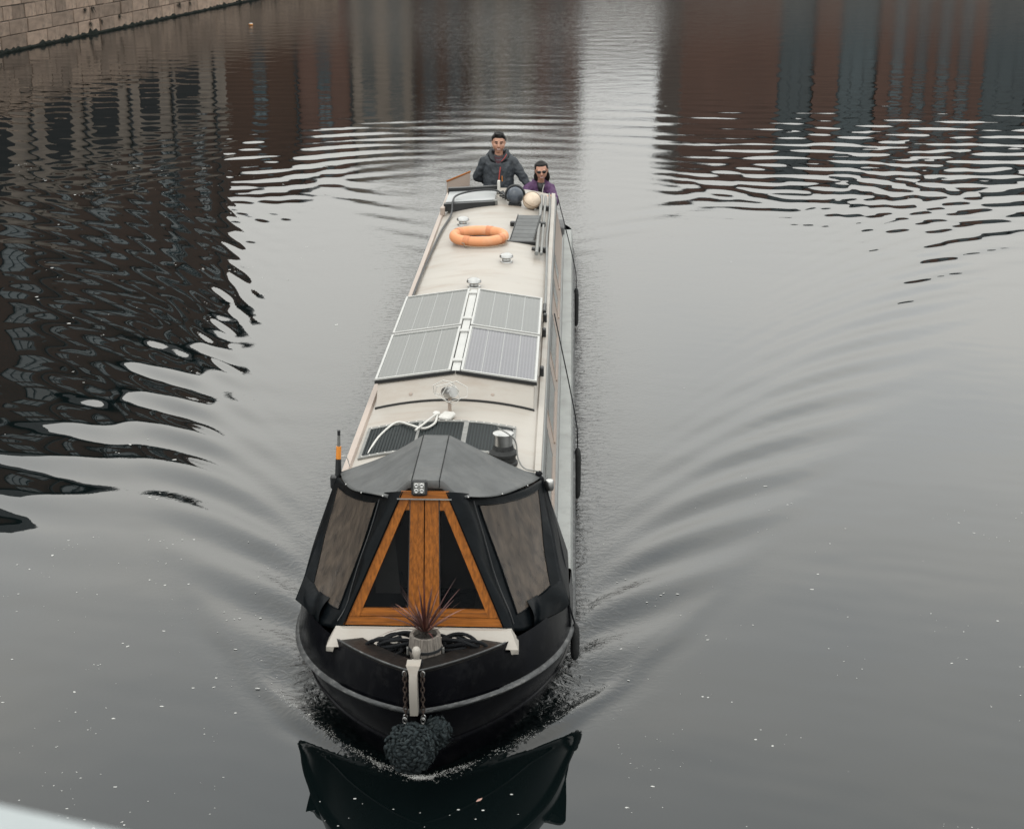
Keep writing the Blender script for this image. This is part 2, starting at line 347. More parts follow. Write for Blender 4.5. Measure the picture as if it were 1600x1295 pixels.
# ================================================================== WATER
def axis(segs):
    out = [segs[0][0]]
    for a, b, d0, d1 in segs:
        x = a
        while x < b - 1e-6:
            t = (x - a) / (b - a); x = x + lerp(d0, d1, t); out.append(min(x, b))
    o = [out[0]]
    for q in out[1:]:
        if q - o[-1] > 1e-4: o.append(q)
    return np.array(o)
xs_p = axis([(0, 4.5, 0.045, 0.05), (4.5, 14, 0.05, 0.10), (14, 34, 0.10, 0.35), (34, 90, 0.5, 8), (90, 420, 12, 60)])
xs = np.concatenate([-xs_p[:0:-1], xs_p])
ys = axis([(-60, -8, 12, 2), (-8, -1.2, 1.0, 0.06), (-1.2, 12, 0.045, 0.055), (12, 32, 0.055, 0.11), (32, 76, 0.11, 0.34), (76, 110, 0.5, 3), (110, 420, 6, 60)])
nx, ny = len(xs), len(ys)
Xg, Yg = np.meshgrid(xs, ys)
def nstep(a, b, x):
    t = np.clip((x - a) / (b - a), 0, 1); return t * t * (3 - 2 * t)
WIDE = 1.3      # shallow canal: the wake spreads wider than in deep water
def kelvin(x0, y0, U, sig, tmax=66, n=1400):
    k0 = 9.81 / U ** 2
    th = np.linspace(-R(tmax), R(tmax), n); k = k0 / np.cos(th) ** 2
    A = np.exp(-0.5 * (k * sig) ** 2) * np.cos(th) ** 0.5 * nstep(tmax, tmax - 12, np.degrees(np.abs(th)))
    A = A * (1 / np.cos(th) ** 2) ** 0.75 * (0.10 + 0.90 * nstep(20, 38, np.degrees(np.abs(th)))) * (th[1] - th[0]) * k0
    Ey = np.exp(1j * np.outer(ys - y0, k * np.cos(th))); Ex = np.exp(1j * np.outer(k * np.sin(th), (xs - x0) / WIDE))
    eta = np.imag((Ey * A) @ Ex)
    r = Yg - y0
    wedge = nstep(0.0, 0.9, r) * nstep(1.0, 0.0, (np.abs(Xg - x0) - 0.36 * WIDE * r - 0.15) / (0.35 + 0.06 * np.maximum(r, 0)))
    return eta * wedge * np.exp(-np.maximum(r, 0) / 32.0)
Uk = 1.42
eta = np.zeros_like(Xg)
for sgn in (-1, 1):
    side = nstep(0.0, 0.7, sgn * Xg)
    eta += side * (0.0046 * (1 + 1.1 * np.exp(-np.maximum(Yg, 0) / 3.5))) * kelvin(sgn * 0.40, 0.30, Uk, 0.055, 74)
    eta -= side * 0.0020 * kelvin(sgn * 1.0, 1.9, Uk, 0.08, 72)
    eta -= side * 0.0022 * kelvin(sgn * 0.5, 14.6, Uk, 0.12)
# bow lip: a thin crest curling away from the stem, a lower one behind it
f = 1.08 * np.maximum(Yg - 0.27, 0) ** 0.66 + 0.02
for x_off, amp, w in ((0.0, 0.032, 0.060), (-0.17, 0.012, 0.05), (0.16, -0.012, 0.09)):
    wig = 0.02 * np.sin(7 * Yg + 3 * np.sign(Xg)) * nstep(0.8, 1.4, Yg)
    eta += amp * np.exp(-((np.abs(Xg) - f - x_off * nstep(.3, .9, Yg) - wig) / (w * (1 + 0.30 * np.maximum(Yg, 0)))) ** 2) * nstep(0.12, 0.34, Yg) * np.exp(-np.maximum(Yg - .9, 0) / 1.1)
# wave packets: (wavelength, heading deg from +y, slope, cx, cy, rx, ry)
def packet(lam, ang, slope, cx, cy, rx, ry, ph=0.0, jit=0.0):
    global eta
    k = 2 * math.pi / lam; a = R(ang); u = Xg * math.sin(a) + Yg * math.cos(a)
    env = np.exp(-(((Xg - cx) / rx) ** 2 + ((Yg - cy) / ry) ** 2)) * (nstep(2.2, 5.0, Xg) if cx > 0 else nstep(-1.2, 0.5, -Xg - (0.172 * (Yg + 9.4) - 0.64)))
    wob = jit * np.sin(0.31 * Xg + 0.17 * Yg + ph) + jit * 0.6 * np.sin(0.83 * Xg - 0.29 * Yg + 2 * ph)
    eta += slope / k * env * np.sin(k * u + wob + ph)
# wide bands across the right side, behind the boat
packet(1.05, 5, 0.028, 13, 27, 12, 7.5, 0.3, 2.4)
packet(0.74, -6, 0.024, 12, 26, 12, 8.5, 1.9, 2.8)
packet(0.55, 10, 0.020, 11, 29, 12, 10, 0.9, 2.9)
packet(1.3, -3, 0.009, 17, 21, 9, 7, 2.2, 1.6)
packet(0.42, 2, 0.016, 14, 33, 14, 10, 2.9, 2.9)
# swell through the reflections on the left
packet(1.05, 12, 0.046, -4.8, 7.2, 2.4, 3.2, 0.2, 0.7)
packet(0.34, 67, 0.055, -3.6, 12.0, 1.1, 4.2, 1.1, 0.8)
packet(0.55, 42, 0.026, -4.0, 11.0, 1.3, 5.0, 1.4, 1.0)
packet(0.42, 55, 0.026, -4.6, 17.0, 1.2, 4.0, 0.4, 1.0)
packet(1.5, 22, 0.014, -7.0, 13, 4.0, 8, 0.7, 0.9)
packet(0.85, -12, 0.008, -8.0, 20, 5.0, 9, 2.4, 1.5)
packet(0.9, 6, 0.016, -9, 36, 9, 12, 0.7, 1.8)
packet(0.55, -10, 0.014, -6, 32, 9, 14, 1.7, 1.8)
# ring ripples spreading round the stern
rr = np.sqrt((Xg + 0.3) ** 2 + (Yg - 15.5) ** 2)
for lam, sl, r0, rw in ((0.85, 0.045, 10.5, 4.5), (0.6, 0.032, 9.0, 4.0), (1.2, 0.035, 14, 5.0)):
    k = 2 * math.pi / lam
    ang = np.arctan2(Yg - 15.5, Xg + 0.3)
    eta += sl / k * np.exp(-((rr - r0) / rw) ** 2) * np.sin(k * rr + 1.6 * np.sin(3 * ang + lam) + 1.1 * np.sin(7 * ang + 5 * lam) + 1.0 * np.sin(0.9 * Xg + 0.5 * Yg + 9 * lam)) * (0.5 + 0.5 * np.sin(3.3 * ang + 4 * lam + 0.35 * rr)) * (0.65 + 0.35 * np.sin(1.7 * Xg + 2 * lam)) * nstep(3.5, 8.0, Yg - 15.0)
# short background chop, stronger far behind the boat
far = nstep(20, 46, Yg)
for i in range(64):
    lam = 0.24 * (1.5 / 0.24) ** rng.random(); k = 2 * math.pi / lam; a = rng.normal(0, 0.55) + (math.pi if rng.random() < .5 else 0); ph = rng.random() * 6.28
    g = 0.5 + 0.5 * np.sin(Xg * rng.normal(0, .22) + Yg * rng.normal(0, .12) + rng.random() * 6)
    eta += (0.0006 + 0.0040 * far * g * (0.6 if lam > 1.2 else 1.0)) / k * np.sin(k * (Xg * math.sin(a) + Yg * math.cos(a)) + ph + 1.1 * np.sin(0.4 * Xg + i))
eta *= nstep(100, 60, np.abs(Yg)) * nstep(60, 30, np.abs(Xg))
# turbulence amount for the fine ripples: beside the hull, in the wash, far water
hullw = np.where(Yg < 1.9, 1.02 * np.clip(1 - (1 - np.clip((Yg - .3) / 1.7, 0, 1)) ** 2.2, 0, 1) ** .75, 1.02)
dist = np.maximum(np.abs(Xg) - hullw, 0)
rip = 0.5 * np.exp(-(dist / 0.10) ** 2) * nstep(0.2, 0.9, Yg) * nstep(17, 14.5, Yg)
rip += 0.13 * np.exp(-(dist / 0.50) ** 2) * nstep(0.5, 2.0, Yg) * nstep(18, 13, Yg)
rip += 0.025 * np.exp(-(dist / 1.6) ** 2) * nstep(1.5, 5.0, Yg) * nstep(22, 15, Yg)
rip += 0.05 * np.exp(-((Xg) / (1.6 + 0.1 * np.maximum(Yg - 15, 0))) ** 2) * nstep(14, 16, Yg)
rip += 0.085 * nstep(34, 60, Yg)
rip = np.clip(rip, 0, 1)

me = bpy.data.meshes.new('water')
V = np.stack([Xg, Yg, eta], -1).reshape(-1, 3).astype(np.float32)
idx = np.arange(nx * ny).reshape(ny, nx)
F = np.stack([idx[:-1, :-1], idx[:-1, 1:], idx[1:, 1:], idx[1:, :-1]], -1).reshape(-1, 4)
me.vertices.add(len(V)); me.vertices.foreach_set('co', V.ravel())
me.loops.add(F.size); me.loops.foreach_set('vertex_index', F.ravel().astype(np.int32))
me.polygons.add(len(F)); me.polygons.foreach_set('loop_start', np.arange(0, F.size, 4, dtype=np.int32))
me.polygons.foreach_set('use_smooth', np.ones(len(F), dtype=bool))
me.update(calc_edges=True); me.validate()
at = me.attributes.new('ripple', 'FLOAT', 'POINT'); at.data.foreach_set('value', rip.ravel().astype(np.float32))
water = bpy.data.objects.new('water', me); C.objects.link(water); water.matrix_world = BM.copy()
tag(water, 'still grey canal water with the wake of the boat', 'water', kind='structure')
m = bpy.data.materials.new('canal_water'); m.use_nodes = True
nt = m.node_tree; b = nt.nodes['Principled BSDF']; N = nt.nodes.new; L = nt.links.new
b.inputs['Base Color'].default_value = (0.0022, 0.0042, 0.0044, 1); b.inputs['Roughness'].default_value = 0.0; b.inputs['IOR'].default_value = 1.5
t = N('ShaderNodeTexCoord'); a_ = N('ShaderNodeAttribute'); a_.attribute_name = 'ripple'
q1 = N('ShaderNodeMapping'); q1.inputs['Scale'].default_value = (6.5, 8.5, 1); L(t.outputs['Object'], q1.inputs['Vector'])
n1 = N('ShaderNodeTexNoise'); n1.inputs['Scale'].default_value = 1.6; n1.inputs['Detail'].default_value = 4; n1.inputs['Distortion'].default_value = 1.1; L(q1.outputs[0], n1.inputs['Vector'])
mu = N('ShaderNodeMath'); mu.operation = 'MULTIPLY'; L(n1.outputs['Fac'], mu.inputs[0]); L(a_.outputs['Fac'], mu.inputs[1])
n2 = N('ShaderNodeTexNoise'); n2.inputs['Scale'].default_value = 1.1; n2.inputs['Detail'].default_value = 2; L(t.outputs['Object'], n2.inputs['Vector'])
m2 = N('ShaderNodeMath'); m2.operation = 'MULTIPLY_ADD'; L(n2.outputs['Fac'], m2.inputs[0]); m2.inputs[1].default_value = 0.025; L(mu.outputs[0], m2.inputs[2])
bp = N('ShaderNodeBump'); bp.inputs['Strength'].default_value = 1.0; bp.inputs['Distance'].default_value = 0.06
L(m2.outputs[0], bp.inputs['Height']); L(bp.outputs[0], b.inputs['Normal'])
me.materials.append(m)
def wz(x, y):
    j = int(np.clip(np.searchsorted(xs, x) - 1, 0, nx - 2)); i = int(np.clip(np.searchsorted(ys, y) - 1, 0, ny - 2))
    return float(eta[i:i + 2, j:j + 2].max())

# ================================================================== CANAL WALL, GROUND, BUILDINGS
WA = Vector((-16.93, 53.88, 0)); WD = Vector((0.2255, 0.9742, 0)); WANG = math.atan2(WD.y, WD.x)      # wall local +x runs away from the camera, +y away from the water
wall = empty('canal_wall', WA - WD * 30, WANG)
tag(wall, 'weathered brown stone block canal wall with dark wet foot', 'wall')
MB().box(0, 64, 0.06, 1.0, -1.0, 1.95).build('wall_core', M['joint'], wall, smooth=False)
LEN_W = 64.0; CH = 0.47
bmesh_cache = []
for k in range(10):
    g = MB(); w, h = 1.0, CH; n = 3
    jx = [random.uniform(-.012, .012) for _ in range(16)]
    g.box(0.012, w - 0.012, -0.02 + jx[0], 0.3, 0.010, h - 0.010, 0.018)
    v = [Vector(p) for p in g.v]
    g.v = [tuple(p + Vector((random.uniform(-.008, .008), random.uniform(-.012, .012) if p.y < 0.1 else 0, random.uniform(-.008, .008)))) for p in v]
    bmesh_cache.append(g.mesh('stone_block', M['stone'], smooth=False))
for c in range(4):
    x = -random.random() * 0.6 - 0.2
    while x < LEN_W:
        w = random.uniform(0.85, 1.75) if c != 2 else random.uniform(0.5, 1.0)
        o = inst('stone_block', random.choice(bmesh_cache), wall, (x, random.uniform(-0.02, 0.015) + (0.05 if c >= 2 else 0), 0.06 + c * CH), (0, 0, 0), (w, 1, 1)); x += w
g = MB(); x = 0
while x < LEN_W:
    w = random.uniform(1.0, 1.6); g.box(x + .01, x + w - .01, -0.10, 0.9, 1.95, 2.10, 0.02); x += w
g.build('coping', M['stone'], wall, smooth=False)
g = MB(); rows = []
for i in range(420):
    x = i * LEN_W / 419; o = 0.03 * random.random(); hh = 0.07 + 0.09 * random.random() ** 2 + (0.12 if random.random() < .06 else 0)
    rows.append([(x, -0.06 - o, -0.2), (x, -0.075 - o, hh * 0.5), (x, -0.045, hh), (x, 0.02, hh)])
g.grid(rows); tag(g.build('wet_moss', M['moss'], wall), kind='stuff')
# weeds hanging in the joints
g = MB()
for i in range(60):
    x = random.uniform(20, 60); z = random.choice((0.5, 1.0, 1.45, 1.9)) + random.uniform(-.05, .05)
    for j in range(14):
        p = Vector((x + random.gauss(0, .05), -0.04, z)); d = Vector((random.gauss(0, .06), -0.05 - .05 * random.random(), random.uniform(-.3, .12)))
        w = 0.012; g.add([p + Vector((-w, 0, 0)), p + Vector((w, 0, 0)), p + d * .6 + Vector((w, 0, 0)), p + d, p + d * .6 - Vector((w, 0, 0))], [(0, 1, 2, 3, 4)])
tag(g.build('weeds', M['moss'], wall, smooth=False), kind='stuff')

def ground_poly(name, pts, z):
    g = MB(); n = len(pts); g.add([(x, y, z) for x, y in pts] + [(x, y, z - 3.5) for x, y in pts], [tuple(range(n))] + [(i, i + n, (i + 1) % n + n, (i + 1) % n) for i in range(n)])
    return tag(g.build(name, M['ground'], smooth=False), kind='structure')
p0 = WA - WD * 30; p1 = WA + WD * 34; nrm = Vector((-WD.y, WD.x, 0))
a = p0 + nrm * 0.95; b_ = p1 + nrm * 0.95
ground_poly('left_bank', [(a.x, a.y), (b_.x, b_.y), (b_.x - 120, b_.y + 8), (a.x - 120, a.y)], 1.9)
ground_poly('far_bank', [(-160, 92), (8, 116), (9.5, 97), (160, 97), (300, 380), (-300, 380)], 1.2)

def win_mesh(w, h, nv=1, nh=1, fr=0.09):
    f = MB(); f.box(-w / 2, w / 2, -0.06, 0.0, 0, fr).box(-w / 2, w / 2, -0.06, 0.0, h - fr, h)
    f.box(-w / 2, -w / 2 + fr, -0.058, 0.002, fr, h - fr).box(w / 2 - fr, w / 2, -0.058, 0.002, fr, h - fr)
    for i in range(1, nv): x = -w / 2 + w * i / nv; f.box(x - .035, x + .035, -0.054, 0, fr, h - fr)
    for i in range(1, nh): z = h * i / nh; f.box(-w / 2 + fr, w / 2 - fr, -0.050, 0, z - .035, z + .035)
    return f.mesh('window', M['paint_frame'], False), MB().box(-w / 2 + fr, w / 2 - fr, -0.03, 0.012, fr, h - fr).mesh('pane', M['bglass'], False)
def put_window(meshes, parent, x, y, z):
    o = inst('window', meshes[0], parent, (x, y, z)); inst('pane', meshes[1], o)
# ---- the warehouse on the left bank (local x along the wall, y=0 is the facade, facing -y)
lb = empty('warehouse', WA + nrm * 1.0 - WD * 30 + Vector((0, 0, 1.9)), WANG)
tag(lb, 'tall brown brick warehouse with stone ground floor mirrored at left', 'building')
BL = 51.0; ST = 3.6; TOP = 13.3
g = MB(); g.box(0, BL, 0.0, 14, 0, ST); g.build('stone_base', M['pale_stone'], lb, smooth=False)
MB().box(0, BL, 0.08, 14, ST, TOP).build('wall', M['brick'], lb, smooth=False)
MB().box(-.2, BL + .2, -0.12, 14.2, ST - .12, ST + .2).build('string_course', M['pale_stone'], lb, smooth=False)
g = MB().box(-.3, BL + .3, -0.3, 14.3, TOP, TOP + .4); g.build('parapet', M['slate'], lb, smooth=False)
g = MB()
g.add([(25, -.05, TOP + .4), (33, -.05, TOP + .4), (29, -.05, TOP + 1.5), (25, 10, TOP + .4), (33, 10, TOP + .4), (29, 10, TOP + 1.5)], [(0, 1, 2), (3, 5, 4), (0, 2, 5, 3), (1, 4, 5, 2), (0, 3, 4, 1)])
g.build('gable', M['slate'], lb, smooth=False)
wm_l = win_mesh(1.9, 1.9, 3, 2); wm_s = win_mesh(1.1, 1.9, 2, 2)
for fl in range(4):
    z = ST + 0.7 + fl * 2.55
    for j, x in enumerate(np.arange(1.8, BL - 0.5, 3.3)):
        put_window(wm_l if j % 2 else wm_s, lb, float(x), 0.08, z)
for x, w in ((30.5, 2.6), (35.3, 1.9), (39.0, 2.2), (43.0, 1.8), (46.8, 2.4), (22, 2.2), (14, 2.2)):       # dark arched openings in the stone floor
    g = MB(); pts = [(x - w / 2, 0.05)] + [(x + w / 2 * math.cos(R(180 - q)), 2.0 + w * .45 * math.sin(R(q))) for q in range(0, 181, 20)] + [(x + w / 2, 0.05)]
    n = len(pts); g.add([(p, -0.02, q) for p, q in pts] + [(p, 0.3, q) for p, q in pts], [tuple(range(n))] + [(i, (i + 1) % n, (i + 1) % n + n, i + n) for i in range(n)])
    g.build('archway', M['dark'], lb, smooth=False)
for x in (28, 33.2, 37.2, 41, 45, 49.5): MB().tube([(x, -.09, 0), (x, -.09, TOP)], 0.07, 8).build('drainpipe', M['black'], lb)
# ---- far terrace straight ahead behind the boat
fb = empty('waterside_terrace', (-25.5, 119, 1.2), R(0.0))
tag(fb, 'far red brick and pale stone waterside terrace mirrored behind the boat', 'building')
x = 0; hts = [16.0, 14.0, 14.6, 13.6, 13.2, 13.8]; wd = [9.7, 4.0, 4.6, 4.2, 4.6, 3.4]; ms = ['brick', 'redbrick', 'pale_stone', 'brick', 'pale_stone', 'redbrick']
wm_f = win_mesh(1.0, 1.7, 2, 2)
for i in range(6):
    MB().box(x, x + wd[i], 0.1 * (i % 2), 12, 0, hts[i]).build('wall', M[ms[i]], fb, smooth=False)
    g = MB(); xa, xb, z = x - .1, x + wd[i] + .1, hts[i]; xm = (xa + xb) / 2
    g.add([(xa, -.2, z), (xb, -.2, z), (xb, 12, z), (xa, 12, z), (xa, 5, z + 1.4), (xb, 5, z + 1.4)], [(0, 1, 5, 4), (2, 3, 4, 5), (0, 4, 3), (1, 2, 5), (0, 3, 2, 1)]); g.build('roof', M['slate'], fb, smooth=False)
    MB().tube([(x + wd[i], -.08, 0), (x + wd[i], -.08, hts[i])], 0.10, 8).build('drainpipe', M['black'], fb)
    for fl in range(4):
        for q in ((0.28, 0.72) if wd[i] > 4.1 else (0.5,)): put_window(wm_f, fb, x + wd[i] * q, 0.1 * (i % 2), 1.0 + fl * 2.9)
    x += wd[i]
# ---- low building closing the gap
gb = empty('low_far_building', (4, 150, 1.2)); tag(gb, 'low dark far building closing the gap between the terraces', 'building')
MB().box(0, 16, 0, 10, 0, 8.2).build('wall', M['brick'], gb, smooth=False)
g = MB(); g.add([(-.3, -.3, 8.2), (16.3, -.3, 8.2), (16.3, 10.3, 8.2), (-.3, 10.3, 8.2), (-.3, 5, 10.2), (16.3, 5, 10.2)], [(0, 1, 5, 4), (2, 3, 4, 5), (0, 4, 3), (1, 2, 5), (0, 3, 2, 1)]); g.build('roof', M['slate'], gb, smooth=False)
for x in (2.5, 6, 9.5, 13): put_window(wm_f, gb, x, 0, 1.5)
# ---- block on the right bank: brick piers and dark glass bays
rb = empty('glazed_brick_block', (10.4, 100, 1.2)); tag(rb, 'right bank brick block with tall dark glass bays mirrored at upper right', 'building')
RT = 12.0; x = 0
MB().box(0, 52, 0.35, 16, 0, RT - .2).build('core_wall', M['brick'], rb, smooth=False)
MB().box(-.2, 52.2, -0.2, 16.2, RT - .2, RT + .5).build('roof_slab', M['slate'], rb, smooth=False)
bays = [('b', 2.6), ('b', 2.0), ('b', 1.4), ('g', 2.2), ('b', 1.5), ('g', 2.4), ('b', 6.5), ('g', 3.0), ('b', 2.0), ('g', 2.6), ('b', 3.0), ('g', 3.2), ('b', 3.6), ('g', 3.0), ('b', 4.0), ('g', 3), ('b', 6)]
wm_r = win_mesh(0.8, 1.8, 1, 2); gm = {}
for k, w in bays:
    if k == 'g':
        if w not in gm: gm[w] = win_mesh(w - .1, RT - 1.0, 3, 6, 0.12)
        put_window(gm[w], rb, x + w / 2, 0.30, 0.6)
    else:
        MB().box(x, x + w, 0.0, 0.34, 0, RT - .21).build('pier', M['redbrick' if k == 'b' else 'pale_stone'], rb, smooth=False)
        if w > 5:
            for q in (1.2, 2.6, 4.0, 5.3):
                for fl in range(4): put_window(wm_r, rb, x + q, 0, 1.0 + 2.7 * fl)
    x += w

# ---- pale parapet of the bridge the picture is taken from (out of focus, lower left)
pa = R(-19.6); pn = Vector((-math.sin(pa), math.cos(pa), 0))
pcen = Vector((-0.384, 1.04, 5.332)) - pn * 0.141
par = empty('bridge_parapet', pcen, pa)
tag(par, 'blurred pale stone parapet of the bridge in the lower left corner', 'parapet')
MB().box(-3.0, 3.0, -0.17, 0.17, -0.16, 0.0, 0.03).build('coping_stone', M['concrete'], par)
MB().box(-3.0, 3.0, -0.11, 0.11, -0.95, -0.161).build('parapet_wall', M['concrete'], par, smooth=False)
dk = MB().box(-6.0, 6.0, -3.2, 0.16, -1.35, -0.951).build('bridge_deck', M['concrete'], None, smooth=False)
dk.location = pcen; dk.rotation_euler = (0, 0, pa); tag(dk, kind='structure')

# ================================================================== NARROWBOAT
boat = empty('narrowboat', B0, YAW)
tag(boat, 'long cream roofed narrowboat with black hull and grey canopy, heading forward', 'boat')
def part(mb, name, m, parent=None, **k): return mb.build(name, M[m] if isinstance(m, str) else m, boat if parent is None else parent, **k)
LB = 15.2
def bowf(s, s0, ln, mx, e=0.75):
    x = min(1, max(0, (s - s0) / ln)); return mx * (1 - (1 - x) ** 2.2) ** e
def sternf(s): return 1.0 if s < 14.2 else math.sqrt(max(0, 1 - ((s - 14.2) / 1.0) ** 2)) * 0.92 + 0.08 * max(0, 1 - (s - 14.2))
def h_str(s): return 0.50 + 0.19 * max(0, 1 - s / 2.2) ** 2
def h_gun(s): return 0.80 + 0.19 * max(0, 1 - s / 2.0) ** 1.6
levels = [(lambda s: -0.35, 0.75, 2.3, 0.96, 0.9), (lambda s: 0.0, 0.36, 2.2, 1.005, 0.82), (lambda s: 0.22 + 0.08 * max(0, 1 - s / 2), 0.20, 2.0, 1.02, 0.78),
          (h_str, 0.0, 1.9, 1.05, 0.75), (h_gun, -0.03, 2.1, 1.03, 0.90)]
us = [(i / 30) ** 1.6 * 0.16 for i in range(31)] + [0.16 + (0.93 - 0.16) * i / 20 for i in range(1, 21)] + [0.93 + 0.07 * math.sin(math.pi / 2 * i / 12) for i in range(1, 13)]
def lvl(k, u):
    hf, s0, ln, mx, e = levels[k]; s = s0 + u * (LB - s0); return bowf(s, s0, ln, mx, e) * sternf(s), s, hf(s)
hull = MB()
for sg in (-1, 1):
    hull.grid([[(sg * lvl(k, u)[0], lvl(k, u)[1], lvl(k, u)[2]) for k in range(5)] for u in us])
hull_o = part(hull, 'hull', 'hull', angle=50)
# rubbing strake: worn half-round steel, both sides, meeting at the stem
st = MB()
for sg in (-1, 1):
    rows = []
    for u in us:
        w, s, h = lvl(3, u); w2 = lvl(4, u)[0]
        rows.append([(sg * (w - .01), s - (0.02 if u < .03 else 0), h + .022), (sg * (w + .014), s - .012, h + .017), (sg * (w + .022), s - .018, h), (sg * (w + .012), s - .012, h - .018), (sg * (w - .012), s, h - .022)])
    st.grid(rows)
part(st, 'rubbing_strake', 'strake', angle=60)
# lower guard bead
st = MB()
for sg in (-1, 1):
    st.tube([(sg * (lvl(2, u)[0] + .004), lvl(2, u)[1] - .004, lvl(2, u)[2]) for u in us], 0.012, 6)
part(st, 'lower_bead', 'hull', hull_o)
# side decks (gunwales) in grey
for sg in (-1, 1):
    g = MB(); rows = []
    for i in range(40):
        s = 2.05 + (14.2 - 2.05) * i / 39
        wo = bowf(s, -0.03, 2.1, 1.03, .9) + .003; wi = min(0.895, wo - 0.06)
        rows.append([(sg * wi, s, h_gun(s) + .004), (sg * (wo - .012), s, h_gun(s) + .006), (sg * wo, s, h_gun(s) - .008), (sg * (wo + .002), s, h_gun(s) - .03)])
    g.grid(rows); part(g, 'gunwale', 'gunwale')
# grey painted upper band on the hull side
for sg in (-1, 1):
    g = MB(); rows = []
    for i in range(40):
        s = 2.1 + (14.2 - 2.1) * i / 39; rows.append([(sg * 1.034, s, 0.772), (sg * 1.047, s, 0.60)])
    g.grid(rows); part(g, 'side_band', 'gunwale')
# bow rails: dark sloping cap along the V
for sg in (-1, 1):
    g = MB(); rows = []
    for i in range(15):
        s = -0.02 + 0.56 * i / 14; w = bowf(s, -0.03, 2.1, 1.03, .9) + .006; h = h_gun(s)
        wi = max(0.0, w - 0.115) if i > 2 else 0.0
        ss = s + (0.10 if i < 14 else 0.0) * (1 if i > 0 else 0.6)
        rows.append([(sg * w, s, h - .02), (sg * w, s, h + .012), (sg * wi, ss, h - .002), (sg * wi, ss, h - .09)])
    g.grid(rows); part(g, 'bow_rail', 'rail', angle=30)
    g = MB().tube([(sg * (bowf(-0.02 + 0.58 * i / 14, -0.03, 2.1, 1.03, .9) + .008), -0.025 + 0.58 * i / 14, h_gun(-0.02 + 0.58 * i / 14) + .008) for i in range(15)], 0.007, 6)
    part(g, 'rail_edge', 'strake')
# fore deck
g = MB(); rows = []
for i in range(12):
    s = 0.08 + 0.62 * i / 11; w = bowf(s, -0.03, 2.1, 1.03, .9) - 0.05
    rows.append([(-w, s, h_gun(s) - .10), (-w * .4, s, h_gun(s) - .095), (w * .4, s, h_gun(s) - .095), (w, s, h_gun(s) - .10)])
g.grid(rows); part(g, 'foredeck', 'cream')
g = MB(); rows = []
for i in range(8):
    s = 0.06 + 0.31 * i / 7; w = bowf(s, -0.03, 2.1, 1.03, .9) - 0.03
    rows.append([(-w, s, h_gun(s) - .045), (w, s, h_gun(s) - .045)])
g.grid(rows); g.hexa([(-.33, .36, .9), (.33, .36, .9), (.33, .375, .9), (-.33, .375, .9)], [(-.33, .36, .8), (.33, .36, .8), (.33, .375, .8), (-.33, .375, .8)])
part(g, 'nose_plate', 'rail')
# cream sill under the cratch
g = MB(); zt, zb = 0.955, 0.865
g.hexa([(-.665, .555, zb), (.665, .555, zb), (.665, .70, zb), (-.665, .70, zb)], [(-.615, .66, zt), (.615, .66, zt), (.615, .70, zt), (-.615, .70, zt)])
for sg in (-1, 1): g.hexa([(sg * .62, .55, zb - .035), (sg * .668, .56, zb - .035), (sg * .668, .62, zb - .035), (sg * .62, .61, zb - .035)], [(sg * .61, .553, zb), (sg * .666, .556, zb), (sg * .666, .66, zb), (sg * .61, .66, zb)])
part(g, 'cratch_sill', 'cream', smooth=False)
# well deck floor and sides behind the cratch
MBf = MB().box(-.55, .55, 1.1, 2.3, .28, .32); part(MBf, 'well_deck', 'deckgrey', smooth=False)

# stem bar, bollard
g = MB(); rows = []
for i in range(13):
    t_ = i / 12; z = 1.055 - 0.36 * t_; y = -0.075 - 0.028 * math.sin(math.pi * t_) + 0.05 * max(0, .25 - t_)
    w = 0.026 + (0.020 * max(0, 1 - t_ * 8))
    rows.append([(-w, y + .09, z), (-w, y, z), (w, y, z), (w, y + .09, z)])
g.grid(rows); g.add(rows[0], [(0, 1, 2, 3)]); g.add(rows[-1], [(3, 2, 1, 0)])
part(g, 'stem_bar', 'cream', angle=40)
g = MB().lathe([(.020, 0), (.020, .085), (.024, .10), (.029, .118), (.028, .142), (.018, .157), (.006, .162)], (0.01, 0.07, 0.965), 16)
g.tube([(-.022, .075, 1.025), (.042, .075, 1.025)], .009, 8); part(g, 'bow_bollard', 'cream')
g = MB()
for k in range(3): g.tube([(0.01 + .034 * math.cos(a), .07 + .034 * math.sin(a), .985 + .016 * k + .006 * math.sin(a)) for a in [i * math.pi / 10 for i in range(20)]], .010, 6, closed=True)
part(g, 'bollard_lashing', 'rope')
for sg in (-1, 1):
    g = MB()
    for k in range(9):
        z = 0.98 - .036 * k; y = -0.035 - 0.012 * math.sin(k / 8 * 3.14)
        rot = k % 2; pts = []
        for i in range(12):
            a = 2 * math.pi * i / 12; lx, lz = .011 * math.cos(a), .023 * math.sin(a)
            pts.append((sg * .058 + (lx if rot else 0), y + (0 if rot else lx), z + lz))
        g.tube(pts, .0045 if k > 1 else .006, 6, closed=True)
    part(g, 'fender_chain', 'chain')
    for zz in (0.985, 0.665):
        g = MB(); g.tube([(sg * .060 + .012 * math.cos(a), -.04, zz + .019 * math.sin(a)) for a in [i * math.pi / 7 for i in range(14)]], .0045, 6, closed=True)
        part(g, 'shackle', 'steel')

